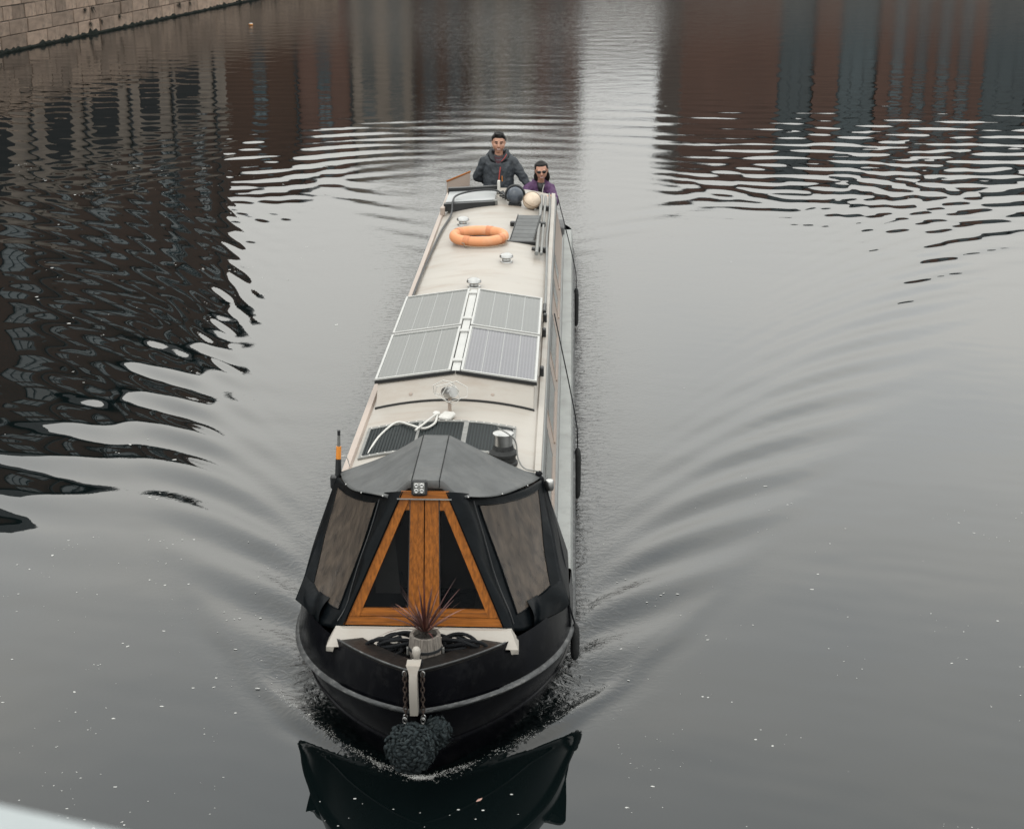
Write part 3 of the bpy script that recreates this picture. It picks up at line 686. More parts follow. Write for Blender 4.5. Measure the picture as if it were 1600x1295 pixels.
# ---- cabin
S0, S1 = 2.3, 13.57; RW, BWD = 0.765, 0.895; RH, CAMB = 1.445, 0.105
def roofz(t): return RH + CAMB * (1 - (t / RW) ** 2)
g = MB(); rows = []
for i in range(25):
    s = S0 + (S1 - S0) * i / 24; rows.append([(RW * q / 8, s, roofz(RW * q / 8)) for q in range(-8, 9)])
g.grid(rows); roof = part(g, 'roof', 'cream', angle=60)
for sg in (-1, 1):
    g = MB(); g.grid([[(sg * RW, s, RH - .001), (sg * lerp(RW, BWD, .5), s, lerp(RH, .8, .5)), (sg * BWD, s, 0.806)] for s in np.linspace(S0, S1, 12).tolist()])
    part(g, 'cabin_side', 'beige')
    g = MB(); x0 = sg * (RW - .035)
    g.hexa([(sg * (RW - .045), S0, RH + .012), (sg * (RW + .022), S0, RH + .004), (sg * (RW + .022), S1, RH + .004), (sg * (RW - .045), S1, RH + .012)],
           [(sg * (RW - .03), S0, RH + .034), (sg * (RW + .018), S0, RH + .028), (sg * (RW + .018), S1, RH + .028), (sg * (RW - .03), S1, RH + .034)])
    part(g, 'handrail', 'beige' if sg < 0 else 'cream', smooth=False)
    g = MB().box(0, 1, 0, 1, 0, 1); g = MB()
    g.hexa([(sg * (RW + .016), S0 + .05, RH - .065), (sg * (RW + .046), S0 + .05, RH - .075), (sg * (RW + .046), S1 - .1, RH - .075), (sg * (RW + .016), S1 - .1, RH - .065)],
           [(sg * (RW + .004), S0 + .05, RH + .0), (sg * (RW + .034), S0 + .05, RH - .006), (sg * (RW + .034), S1 - .1, RH - .006), (sg * (RW + .004), S1 - .1, RH + .0)])
    part(g, 'drip_rail', 'greyrail', smooth=False)
    # base trim at the side deck
    g = MB().hexa([(sg * (BWD - .004), S0, .806), (sg * (BWD + .022), S0, .806), (sg * (BWD + .022), S1, .806), (sg * (BWD - .004), S1, .806)],
                  [(sg * (BWD - .012), S0, .838), (sg * (BWD + .012), S0, .834), (sg * (BWD + .012), S1, .834), (sg * (BWD - .012), S1, .838)])
    part(g, 'base_trim', 'greyrail', smooth=False)
MB_b = MB()
for s in (S0, S1): 
    MB_b.add([(-BWD, s, .5), (BWD, s, .5), (BWD, s, .806), (RW, s, RH)] + [(RW * q / 8, s, roofz(RW * q / 8) - .002) for q in range(7, -8, -1)] + [(-RW, s, RH), (-BWD, s, .806)], [tuple(range(21))])
part(MB_b, 'cabin_bulkhead', 'beige', smooth=False)
# side windows
def side_pt(sg, s, h, off): 
    t_ = (RH - h) / (RH - .8); return (sg * (lerp(RW, BWD, t_) + off), s, h + off * .2)
def slab(sg, s0, s1, h0, h1, o0, o1):
    q = lambda o: [side_pt(sg, s0, h0, o), side_pt(sg, s1, h0, o), side_pt(sg, s1, h1, o), side_pt(sg, s0, h1, o)]
    return MB().hexa(q(o0), q(o1))
WIN = [(2.72, 4.05), (4.55, 5.92), (6.42, 7.85), (8.82, 9.42), (10.15, 10.72)]
for sg in (-1, 1):
    for (a, b) in WIN:
        h0, h1 = 0.985, 1.35
        w = slab(sg, a, b, h0, h1, -.004, .0055).build('window', M['wglass'], boat, smooth=False)
        f = MB(); t_ = .026
        for args in ((a - t_, b + t_, h1, h1 + t_), (a - t_, b + t_, h0 - t_, h0), (a - t_, a, h0, h1), (b, b + t_, h0, h1)):
            q = slab(sg, *args, -.004, .007); f.add(q.v, q.f)
        f.build('window_frame', M['beige'], w, smooth=False)
        q = slab(sg, a, b, 1.215, 1.235, .003, .009); q.build('glazing_bar', M['galv'], w, smooth=False)
        q = slab(sg, a, b, h1 - .012, h1, .004, .024); 
        d = slab(sg, a - .06, b + .06, h0 - t_ - .02, h0 - t_, -.002, .018); d.build('window_sill', M['beige'], w, smooth=False)
# ---- wooden cratch board
CB = Vector((0, .735, .955)); CT = Vector((0, .985, 1.86))
def cp(t, r, off=0.0):
    p = CB.lerp(CT, r); n = Vector((0, -(CT.z - CB.z), (CT.y - CB.y))).normalized(); return Vector((t, p.y, p.z)) + n * off
def cpoly(pts, o0, o1):
    n = len(pts); return MB().add([cp(t, r, o0) for t, r in pts] + [cp(t, r, o1) for t, r in pts], [tuple(range(n - 1, -1, -1)), tuple(range(n, 2 * n))] + [(i, (i + 1) % n, (i + 1) % n + n, i + n) for i in range(n)])
cratch = empty('cratch_board', (0, 0, 0), 0, boat)
def cpart(name, pts, o0, o1, m): return cpoly(pts, o0, o1).build(name, M[m], cratch, smooth=False)
cpart('bottom_board', [(-.565, 0), (.565, 0), (.535, .062), (-.535, .062)], -.03, .03, 'woodh')
cpart('lower_rail', [(-.50, .066), (-.112, .066), (-.112, .125), (-.47, .125)], -.02, .02, 'woodh')
cpart('lower_rail', [(.112, .066), (.50, .066), (.47, .125), (.112, .125)], -.02, .02, 'woodh')
for sg in (-1, 1):
    cpart('stile', [(sg * .535, .064), (sg * .452, .064), (sg * .105, .945), (sg * .175, .945)][::sg], -.024, .026, 'wood')
    cpart('door_plank', [(sg * .004, .07), (sg * .109, .07), (sg * .097, .945), (sg * .004, .945)][::sg], -.022, .020, 'wood')
    cpart('top_corner', [(sg * .099, .86), (sg * .138, .86), (sg * .110, .943), (sg * .099, .943)][::sg], -.015, .012, 'woodh')
    cpart('pane', [(sg * .112, .125), (sg * .44, .125), (sg * .112, .90)][::sg], -.006, -.002, 'cglass')
    cpart('hinge_strip', [(sg * .109, .07), (sg * .117, .07), (sg * .104, .94), (sg * .097, .94)][::sg], -.01, .014, 'black')
cpart('top_rail', [(-.185, .947), (.185, .947), (.165, 1.0), (-.165, 1.0)], -.03, .032, 'woodh')
cpart('rain_bead', [(-.19, .942), (.19, .942), (.19, .950), (-.19, .950)], .020, .046, 'backsheet')
# things dimly seen through the panes: pale curtain and bench boards inside the well deck
MB().hexa([(-.40, 1.25, .95), (-.22, 1.25, .95), (-.22, 1.27, .95), (-.40, 1.27, .95)], [(-.40, 1.3, 1.45), (-.26, 1.3, 1.45), (-.26, 1.32, 1.45), (-.40, 1.32, 1.45)]).build('inner_curtain', M['white'], boat, smooth=False)
for sg in (-1, 1): MB().box(sg * .30, sg * .60, 1.25, 2.2, .33, .70, .02).build('well_bench', M['deckgrey'], boat)

# ---- cratch cover: grey top, black side curtains with cloudy windows
def wr(u, v, k): return 0.012 * math.sin(9 * u + 5 * v + k) + 0.008 * math.sin(17 * u - 11 * v + 2 * k)
cover = empty('cratch_cover', (0, 0, 0), 0, boat)
ridge_b = (Vector((-.12, 2.12, 1.86)), Vector((.10, 2.12, 1.86))); ridge_f = (Vector((-.11, 1.06, 1.905)), Vector((.11, 1.06, 1.905)))
g = MB(); rows = []
for i in range(15):
    v = i / 14      # back to front
    row = []
    for j in range(41):
        q = j / 40 * 2 - 1; sg = -1 if q < 0 else 1; a = abs(q)
        rb_ = ridge_b[0 if sg < 0 else 1]; rf_ = ridge_f[0 if sg < 0 else 1]
        top = rb_.lerp(rf_, v)
        eb = Vector((sg * .785, 2.30, 1.475)); ef = Vector((sg * .30, 1.035, 1.80)); 
        em = Vector((sg * .66, 1.60, 1.585))
        e = eb * (1 - v) ** 2 + em * 2 * v * (1 - v) + ef * v * v
        if a < .17: p = ridge_b[0].lerp(ridge_b[1], (q + .17) / .34).lerp(ridge_f[0].lerp(ridge_f[1], (q + .17) / .34), v); p.z += .006
        else:
            t_ = (a - .17) / .83; p = top.lerp(e, t_); p.z -= 0.022 * math.sin(math.pi * t_) * (1 - .4 * v) - 0.008 * math.sin(8 * v + 5 * t_ * sg)
            # slack between the ridge and the cabin corner
        row.append(p)
    rows.append(row)
# front hem drops over the cratch top
rows.append([Vector((p.x * 1.01, p.y - .03 * max(0, 1 - (abs(p.x) / .30) ** 4), p.z - .045 * max(0, 1 - (abs(p.x) / .30) ** 4) - .001)) for p in rows[-1]])
g.grid(rows); part(g, 'canopy_top', 'canvas', cover, angle=28, solid=.006)
for j in (17, 23): part(MB().tube([r[j] + Vector((0, 0, .004)) for r in rows], .0035, 5), 'canopy_seam', 'vinyl', cover)
# rear drop to the roof
g = MB(); g.grid([rows[0], [Vector((p.x * 1.02, p.y + .10, roofz(min(.76, abs(p.x))) + .01)) for p in rows[0]]]); part(g, 'canopy_back', 'canvas', cover, solid=.006)
for k in range(6):
    q = (-.62, -.42, -.2, .22, .44, .64)[k]; sgq = -1 if q < 0 else 1
    t_ = 1 - (abs(q) - .25) / .55; t_ = min(1, max(0, t_)); eb = Vector((sgq * .785, 2.30, 1.475)); ef = Vector((sgq * .30, 1.035, 1.80)); em = Vector((sgq * .66, 1.60, 1.585))
    e = eb * (1 - t_) ** 2 + em * 2 * t_ * (1 - t_) + ef * t_ * t_
    MB().ell(e + Vector((0, -.012, .004)), .007, 8, 6).build('press_stud', M['steel'], cover)
def curtain(sg):
    A = Vector((sg * .80, 2.28, 1.462)); Bp = cp(sg * .15, 1.0, .035); Cc = cp(sg * .555, 0.0, .04); E_ = Vector((sg * .985, 1.22, .90)); D = Vector((sg * .73, .93, .74)); Am = Vector((sg * .60, 1.56, 1.57))
    def P(u, v, off=0):
        top = Bp * (1 - u) ** 2 + Am * 2 * u * (1 - u) + A * u * u
        bot = Cc * (1 - u) ** 2 + D * 2 * u * (1 - u) * 1.0 + E_ * u * u
        p = top.lerp(bot, v)
        n = Vector((sg * .62, -.68, .38)); bulge = 0.035 * math.sin(math.pi * u) * math.sin(math.pi * v) - .10 * math.sin(math.pi * u) * math.sin(math.pi * min(1, v * 1.0)) * .6
        fold = wr(u, v, sg) * (0.5 + 1.6 * max(0, v - .72) / .28 + 1.2 * max(0, .25 - u) / .25)
        fold *= sstep(0, .14, u); fold += .03 * sstep(.0, .2, u) * sstep(.8, 1, v) * math.sin(14 * u + 1.3 * sg)
        return p + n * (bulge + fold + off)
    g = MB(); n = 34
    g.grid([[P(j / n, i / n) for j in range(n + 1)] for i in range(n + 1)])
    part(g, 'curtain', 'vinyl', cover, angle=80, solid=.005)
    # rolled strip beside the cratch stile
    g = MB(); g.grid([[P(u, i / 24, .028 * math.sin(math.pi * (u / .17)) + .012) for u in (.0, .03, .06, .09, .12, .15, .17)] for i in range(25)])
    part(g, 'rolled_edge', 'vinyl', cover, angle=80)
    # window
    if sg < 0: c = [(.22, .07), (.90, .06), (.85, .80), (.30, .86)]
    else: c = [(.23, .08), (.90, .06), (.85, .79), (.33, .88)]
    g = MB(); rows = []
    for i in range(15):
        v = i / 14; l = Vector(c[0]).lerp(Vector(c[3]), v); r = Vector(c[1]).lerp(Vector(c[2]), v); rows.append([P(*l.lerp(r, j / 12), .008) for j in range(13)])
    g.grid(rows); part(g, 'clear_window', 'vwin', cover, angle=80)
    edge = rows[0] + [r[-1] for r in rows[1:]] + rows[-1][::-1][1:] + [r[0] for r in rows[::-1][1:-1]]
    part(MB().tube([p + Vector((0, -.004, .002)) for p in edge], .005, 5, closed=True), 'window_seam', 'vinyl', cover)
    part(MB().tube([P(.185, i / 20, .016) for i in range(1, 20)], .0045, 5), 'zip_line', 'black', cover)
    # side panel along the gunwale
    g = MB(); F_ = Vector((sg * 1.0, 2.32, .83)); A2 = Vector((sg * .80, 2.30, 1.462)); n = 14
    rows = []
    for i in range(n + 1):
        v = i / n; rows.append([P(1, v).lerp(A2.lerp(F_, v), j / n) + Vector((sg * .02 * math.sin(math.pi * j / n) * math.sin(3 * v), 0, 0)) for j in range(n + 1)])
    g.grid(rows); part(g, 'side_flap', 'vinyl', cover, angle=80, solid=.005)
    # turned-up flap at the foot
    g = MB(); rows = []
    for i in range(11):
        v = i / 10; rows.append([P(.50 + .47 * j / 12, .80 + .19 * v, .012 + .03 * math.sin(math.pi * v) + .012 * math.sin(9 * j / 12 + 2 * v)) for j in range(13)])
    g.grid(rows); part(g, 'folded_flap', 'vinyl', cover, angle=80)
curtain(-1); curtain(1)
# head lamp on the hem
lamp = empty('head_lamp', (0, 0, 0), 0, boat); lx, ly, lz = -.035, .965, 1.895
q = MB().box(-.055, .055, -.03, .03, -.055, .055, .012); o = q.build('lamp_body', M['black'], lamp); o.location = (lx, ly, lz); o.rotation_euler = (R(-12), 0, 0)
q = MB().box(-.040, .040, -.036, -.026, -.040, .040, .006); lo_ = q.build('lens', M['galv'], lamp); lo_.location = (lx, ly, lz); lo_.rotation_euler = (R(-12), 0, 0)
g = MB()
for i in range(4): g.lathe([(.001, -.006), (.014, -.004), (.017, .002), (.012, .006), (.004, .003)], ((i % 2 - .5) * .038, -.036, (i // 2 - .5) * .038), 10, (0, -1, 0))
o = g.build('led', M['steel'], lamp); o.location = (lx, ly, lz); o.rotation_euler = (R(-12), 0, 0)
MB().box(-.012, .012, .0, .05, -.09, -.05).build('bracket', M['black'], lamp); lamp.children[-1].location = (lx, ly, lz)

# ---- roof fittings
def roof_strip(t0, t1, s0, s1, o0, o1, n=8):
    g = MB(); ts = [lerp(t0, t1, i / n) for i in range(n + 1)]
    up = lambda s: [(t_, s, roofz(t_) + o1) for t_ in ts]; dn = lambda s: [(t_, s, roofz(t_) + o0) for t_ in ts]
    a, b, c, d = up(s0), up(s1), dn(s0), dn(s1); g.grid([a, b]); g.grid([c, a]); g.grid([b, d]); m_ = n + 1
    g.add([a[0], b[0], d[0], c[0]], [(0, 1, 2, 3)]); g.add([a[-1], c[-1], d[-1], b[-1]], [(0, 1, 2, 3)]); return g
flexp = empty('flexible_solar_mat', (0, 0, 0), 0, boat)
for (a, b) in ((-.665, -.255), (-.232, .125), (.165, .535)):
    roof_strip(a, b, 2.66, 3.30, .004, .012).build('mat_panel', M['flex'], flexp, angle=50)
for (a, b, c, d) in ((-.69, .56, 3.30, 3.345), (-.69, .56, 2.615, 2.66), (-.69, -.665, 2.66, 3.30), (.535, .56, 2.66, 3.30), (-.255, -.232, 2.66, 3.30), (.125, .165, 2.66, 3.30)):
    roof_strip(a, b, c, d, .003, .017).build('metal_edging', M['galv'], flexp, angle=50)
for i in range(20):
    t_ = -.66 + i * 1.2 / 19
    for s in (3.322, 2.64): MB().ell((t_, s, roofz(t_) + .018), (.008, .008, .005), 8, 5).build('rivet', M['white'], flexp)
# raised board and solar panels
part(roof_strip(-.70, .70, 3.885, 3.905, .0, .016, 14), 'board_seal', 'black')
g = MB(); n = 14; fr = []; bk = []
def pan_z(t_): return 1.785 - 0.145 * abs(t_)
for i in range(n + 1):
    t_ = -.69 + 1.38 * i / n; fr.append([(t_, 3.91, roofz(t_) + .012), (t_, 3.96 + .02, roofz(t_) * .5 + pan_z(t_) * .5 - .02), (t_, 4.075, pan_z(t_) - .03)])
g.grid(fr); g.grid([[(p[0], p[1] + .02, p[2]) for p in r] for r in fr])
board = part(g, 'raised_board', 'cream', angle=60)
for sg in (-1, 1):
    g = MB().hexa([(sg * .672, 3.93, roofz(.67)), (sg * .688, 3.93, roofz(.69)), (sg * .688, 6.85, roofz(.69)), (sg * .672, 6.85, roofz(.67))],
                  [(sg * .672, 4.08, pan_z(.67) - .035), (sg * .688, 4.08, pan_z(.69) - .035), (sg * .688, 6.85, pan_z(.69) - .035), (sg * .672, 6.85, pan_z(.67) - .035)])
    part(g, 'raised_side', 'cream', smooth=False)
    for x_ in (.36,): MB().lathe([(.016, 0), (.016, .004), (.010, .006)], (sg * x_ - .03, 3.955, roofz(x_) + .06), 12, (0, -.9, .35)).build('board_stud', M['beige'], board)
part(MB().box(-.035, .035, 4.07, 6.90, 1.735, 1.772), 'ridge_bar', 'alu', smooth=False)
for s in (4.35, 5.30, 5.75, 6.72): part(MB().box(-.045, .045, s - .03, s + .03, 1.772, 1.792, .004), 'ridge_clamp', 'alu')
for r_, (s0, s1) in enumerate(((4.06, 5.47), (5.53, 6.90))):
    for sg in (-1, 1):
        sp_ = empty('solar_panel', (0, 0, 0), 0, boat)
        ta, tb = .045, .715
        def pq(t0, t1, a, b, o0, o1):
            P_ = lambda t_, s, o: (sg * t_, s, pan_z(t_) + o)
            return MB().hexa([P_(t0, a, o0), P_(t1, a, o0), P_(t1, b, o0), P_(t0, b, o0)], [P_(t0, a, o1), P_(t1, a, o1), P_(t1, b, o1), P_(t0, b, o1)])
        pq(ta + .004, tb - .004, s0 + .004, s1 - .004, -.022, -.004).build('backsheet', M['backsheet'], sp_, smooth=False)
        f = MB()
        for a in ((ta, tb, s0, s0 + .020), (ta, tb, s1 - .020, s1), (ta, ta + .020, s0 + .020, s1 - .020), (tb - .020, tb, s0 + .020, s1 - .020)): 
            q = pq(*a, -.03, .006); f.add(q.v, q.f)
        f.build('panel_frame', M['alu'], sp_, smooth=False)
        w = (tb - ta - .05) / 4
        for k in range(4):
            a = ta + .025 + k * w
            pq(a + .0035, a + w - .0035, s0 + .028, s1 - .028, -.0075, -.0035).build('cell_strip', M['cell2' if (r_ == 0 and sg > 0) else 'cell'], sp_, smooth=False)
        if r_ == 0: pq(ta - .04, tb + .002, s0 - .012, s0 - .001, -.036, -.008).build('front_edge', M['black'], sp_, smooth=False)
# bracket bits at the panel sides
for s in (4.9, 6.2, 6.75): part(MB().box(.725, .765, s - .05, s + .03, 1.46, 1.56, .01), 'panel_bracket', 'black')
# aerial
aer = empty('tv_aerial', (0, 0, 0), 0, boat)
MB().tube([(-.02, 3.60, 1.55), (-.02, 3.60, 1.70)], .016, 10).build('mast', M['beige'], aer)
MB().lathe([(.001, -.07), (.045, -.07), (.05, -.05), (.05, .05), (.045, .07), (.001, .07)], (-.02, 3.58, 1.73), 16, (.5, -.7, .25)).build('reflector_drum', M['steel'], aer)
g = MB()
def loop(c, w, h, tilt, ry): 
    return [Vector(c) + Euler((tilt, ry, 0)).to_matrix() @ Vector(p) for p in ((-w, 0, -h), (-w * 1.25, 0, 0), (-w * .4, 0, h), (w * .4, 0, h), (w * 1.25, 0, 0), (w, 0, -h))]
for k, (dx, dy, tl, ry) in enumerate(((-.03, .02, .3, .2), (.05, -.05, -.4, -.3), (.0, -.10, .1, .5))): g.tube(loop((-.02 + dx, 3.58 + dy, 1.76), .09, .075, tl, ry), .0045, 5, closed=True)
g.build('wire_elements', M['white'], aer)
bx = MB().box(-.055, .055, -.075, .075, 0, .045, .015).build('aerial_base_box', M['white'], aer); bx.location = (-.03, 3.40, 1.555); bx.rotation_euler = (0, 0, R(-18))
MB().tube([(-.10, 3.44, 1.60), (-.26, 3.02, 1.585)], .009, 8).build('aerial_rod', M['white'], aer)
MB().lathe([(.02, 0), (.032, .01), (.032, .03), (.02, .04)], (-.12, 3.42, 1.57), 12).build('cable_gland', M['white'], aer)
MB().tube(curve([(-.11, 3.40, 1.585), (-.12, 3.22, 1.575), (-.20, 3.10, 1.572), (-.32, 3.20, 1.566), (-.45, 3.33, 1.54), (-.56, 3.10, 1.51), (-.61, 2.80, 1.49), (-.62, 2.62, 1.48)]), .0095, 8).build('aerial_cable', M['white'], aer)
# chimney
ch = empty('chimney', (0, 0, 0), 0, boat); cc = (.485, 2.50, roofz(.485) - .01)
MB().lathe([(.115, 0), (.115, .02), (.10, .03), (.098, .075), (.112, .082), (.112, .10), (.085, .125), (.078, .16)], cc, 28).build('collar', M['rubber'], ch)
MB().lathe([(.073, .155), (.073, .245), (.083, .247), (.083, .257), (.055, .265), (.001, .265)], cc, 28).build('flue_cap', M['steel'], ch)
MB().tube(curve([(cc[0] - .04, 2.46, 1.81), (cc[0] + .05, 2.42, 1.77), (cc[0] + .10, 2.44, 1.70), (cc[0] + .12, 2.40, 1.58), (.66, 2.34, 1.52), (.77, 2.28, 1.52)]), .006, 6).build('retaining_wire', M['galv'], ch)
MB().tube(curve([(cc[0] - .05, 2.50, 1.815), (cc[0] + .02, 2.44, 1.83), (cc[0] + .09, 2.47, 1.80), (cc[0] + .085, 2.52, 1.78)]), .005, 6).build('retaining_wire', M['galv'], ch)
# mushroom vents
for t_, s, k in ((-.06, 7.86, 1.0), (.25, 9.1, 1.0), (-.40, 11.22, .95)):
    v = empty('mushroom_vent', (0, 0, 0), 0, boat); z = roofz(t_)
    MB().lathe([(.075, -.005), (.07, .012), (.052, .02), (.046, .055)], (t_, s, z), 20).build('vent_base', M['steel'], v)
    MB().lathe([(.04, .05), (.078, .052), (.083, .062), (.075, .085), (.05, .1), (.015, .107)], (t_, s, z), 20).build('vent_cap', M['steel'], v)
v = boat
# corner brackets, left staff, right lamp
part(MB().box(-.86, -.80, 2.24, 2.30, 1.36, 1.47, .012), 'corner_bracket', 'black')
part(MB().box(.80, .845, 2.26, 2.32, 1.36, 1.46, .012), 'corner_lamp_mount', 'black')
part(MB().lathe([(.03, 0), (.034, .01), (.034, .07), (.028, .08)], (.855, 2.24, 1.385), 14), 'corner_lamp', 'steel')
stf = empty('roof_staff', (0, 0, 0), 0, boat)
MB().tube([(-.80, 2.28, 1.45), (-.795, 2.29, 1.60)], [.026, .022], 12).build('staff_foot', M['black'], stf)
MB().tube([(-.795, 2.29, 1.60), (-.79, 2.30, 1.70)], .020, 12).build('orange_sleeve', mat('orange_sleeve', (.62, .22, .03), .5), stf)
MB().tube([(-.79, 2.30, 1.70), (-.787, 2.305, 1.79)], [.013, .011], 12).build('staff_tip', M['galv'], stf)
MB().tube([(-.787, 2.305, 1.79), (-.786, 2.307, 1.83)], .012, 12).build('staff_cap', M['black'], stf)
MB().tube(curve([(-.78, 2.29, 1.62), (-.74, 2.34, 1.60), (-.72, 2.38, 1.50)]), .004, 6).build('staff_cord', M['white'], stf)
g = MB()
for k in range(4): g.ell((.77 + .01 * k, 2.29 - .012 * k, 1.50 - .035 * k), (.028, .024, .022), 10, 8)
part(g, 'rope_knot', 'rope')
# stay cords
for pts in ([(-.83, 2.26, 1.40), (-.97, 1.90, .86)], [(.83, 2.26, 1.40), (.99, 1.75, .93), (1.03, 1.55, .55)]):
    part(MB().tube(curve(pts, 4), .006, 6), 'stay_cord', 'rope')
# aft hatch
hz = 1.60
htc = empty('sliding_hatch', (0, 0, 0), 0, boat)
def hq(t0, t1, s0, s1, z0, z1): 
    return MB().hexa([(t0, s0, z0), (t1, s0 + .30 * (t1 - t0), z0), (t1, s1 + .30 * (t1 - t0), z0), (t0, s1, z0)], [(t0, s0, z1), (t1, s0 + .30 * (t1 - t0), z1), (t1, s1 + .30 * (t1 - t0), z1), (t0, s1, z1)])
hq(-.70, -.04, 12.20, 12.92, 1.50, 1.615).build('hatch_lid', M['hatch'], htc, smooth=False)
hq(-.72, -.03, 12.10, 12.198, 1.50, 1.605).build('hatch_front', M['black'], htc, smooth=False)
hq(-.72, -.02, 12.93, 13.02, 1.54, 1.66).build('hatch_back', M['black'], htc, smooth=False)
MB().box(-.06, .0, 12.33, 12.42, 1.53, 1.62, .01).build('hatch_stop', M['galv'], htc)
MB().box(-.035, .005, 13.10, 13.16, 1.56, 1.74, .006).build('hatch_post', M['white'], htc)
MB().box(-.76, -.70, 12.0, 12.1, 1.46, 1.58, .01).build('hatch_slide', M['beige'], htc)
MB().tube(curve([(.16, 12.35, 1.62), (.04, 12.65, 1.66), (-.1, 12.8, 1.67), (-.35, 12.72, 1.67), (-.56, 12.45, 1.66), (-.60, 12.15, 1.63), (-.60, 11.8, 1.52), (-.66, 10.9, 1.50), (-.70, 9.5, 1.49), (-.72, 8.3, 1.49), (-.72, 7.3, 1.49)]), .014, 8).build('roof_cable', M['black'], htc)
g = MB()
for k in range(4): g.tube(curve([(.0 + .03 * k, 12.9, 1.60), (.06 + .02 * k, 12.85 - .1 * k, 1.64), (.02 + .04 * k, 12.72 - .1 * k, 1.60), (.10 + .02 * k, 12.62 - .1 * k, 1.63)]), .012, 6)
part(g, 'coiled_lead', 'black')
# stern: cockpit, open door, seat, rail
part(MB().box(-.93, .93, 13.6, 14.95, .40, .45), 'stern_deck', 'deckgrey', smooth=False)
g = MB(); g.hexa([(-.80, 13.72, 1.10), (-.50, 13.95, 1.10), (-.50, 13.99, 1.10), (-.80, 13.76, 1.10)], [(-.80, 13.72, 1.60), (-.47, 13.95, 1.70), (-.47, 13.99, 1.70), (-.80, 13.76, 1.60)])
part(g, 'stern_door', 'beige', smooth=False)
part(MB().tube([(-.80, 13.72, 1.61), (-.47, 13.96, 1.71)], .014, 6), 'door_edge', 'wood')
part(MB().box(.42, .92, 13.85, 14.4, .45, .92, .02), 'stern_seat', 'deckgrey')
g = MB().tube([(.93 * math.cos(a), 14.2 + .92 * math.sin(a), 1.0) for a in [.75 + (math.pi - 1.5) * i / 20 for i in range(21)]], .02, 8)
for a in (.8, 1.57, 2.34): g.tube([(.93 * math.cos(a), 14.2 + .92 * math.sin(a), .45), (.93 * math.cos(a), 14.2 + .92 * math.sin(a), 1.0)], .016, 8)
part(g, 'stern_rail', 'black')
# poles and hose on the right side of the roof
part(MB().tube(curve([(.70, 13.3, 1.52), (.72, 12.2, 1.515), (.705, 10.4, 1.52), (.72, 9.6, 1.515), (.735, 8.0, 1.51), (.74, 7.2, 1.51)]), .014, 8), 'roof_hose', 'greyrail')
part(MB().box(.715, .755, 6.95, 7.25, 1.49, 1.54, .01), 'hose_clip', 'black')
for s in (9.9, 12.4): part(MB().box(.53, .72, s - .04, s + .04, roofz(.6) - .02, roofz(.6) + .045, .01), 'pole_rack', 'black')

# ================================================================== LOOSE THINGS ON AND BY THE BOAT
def thing(name, x, y, z, label, cat, rz=0.0, group=None):
    o = empty(name, bw(x, y, z), YAW + rz); tag(o, label, cat, group); return o
# life ring
lr = thing('life_ring', -.13, 10.15, roofz(-.13) - .012, 'faded orange life ring lying flat on the cream roof', 'life ring', R(8))
n, mseg = 48, 14; g = MB(); rows = []
g.tube([(.315 * math.cos(2 * math.pi * i / n), .315 * math.sin(2 * math.pi * i / n), .072) for i in range(n)], .057, mseg, closed=True)
g.v = [(x, y, .072 + (z - .072) * 1.12) for x, y, z in g.v]
g.build('ring', M['orange'], lr)
for a0 in (R(238), R(322), R(60), R(140)):
    g = MB(); g.tube([(.315 * math.cos(a0 + d), .315 * math.sin(a0 + d), .072) for d in (-.12, -.06, 0, .06, .12)], .061, 14, cap=False)
    g.v = [(x, y, .072 + (z - .072) * 1.12) for x, y, z in g.v]; g.build('band', M['band'], lr)
pts = []
for i in range(81):
    a = R(232) + i / 80 * R(96); q = abs(math.sin(i / 80 * math.pi)); pts.append((.385 * math.cos(a) * (1 + .10 * q), .385 * math.sin(a) * (1 + .12 * q), .03 if 4 < i < 76 else .06))
MB().tube(pts, .008, 6).build('grab_rope', M['tanrope'], lr)
# gangplank
gp = thing('gangplank', .43, 10.72, roofz(.43) + .06, 'dark grey ribbed gangplank propped at aft end of roof', 'gangplank', R(-4))
sl = .07
for k in range(7):
    y0 = -.53 + k * .152; q = MB().box(-.145, .145, y0 + .004, y0 + .148, -.012, .014, .006).build('plank_slat', M['plank'], gp); q.rotation_euler = (R(6), 0, 0)
q = MB().box(-.20, .20, -.575, -.535, -.035, .03, .008).build('end_bar', M['black'], gp); q.rotation_euler = (R(6), 0, 0)
q = MB().box(-.23, .23, .30, .36, -.075, -.013, .008).build('cross_bar', M['black'], gp); q.rotation_euler = (R(6), 0, 0)
for x_ in (-.153, .146): 
    q = MB().box(x_, x_ + .007, -.53, .55, -.014, .02).build('edge_strip', M['black'], gp); q.rotation_euler = (R(6), 0, 0)
for (a, dx, lab, r_) in ((0, .0, 'thick grey pole on the roof edge, nearer the gangplank', .022), (1, .055, 'thinner grey boat pole lying along the outer roof edge', .016)):
    p = thing('boat_pole', .60 + dx, 11.1, roofz(.62) + .065 + r_, lab, 'pole', 0, 'poles on the roof')
    MB().tube([(0, -1.65, 0), (0, 1.75, .01)], r_, 12).build('shaft', M['galv'], p)
    MB().tube([(0, -1.70, 0), (0, -1.64, 0)], r_ * 1.15, 12).build('end_cap', M['greyrail'], p)
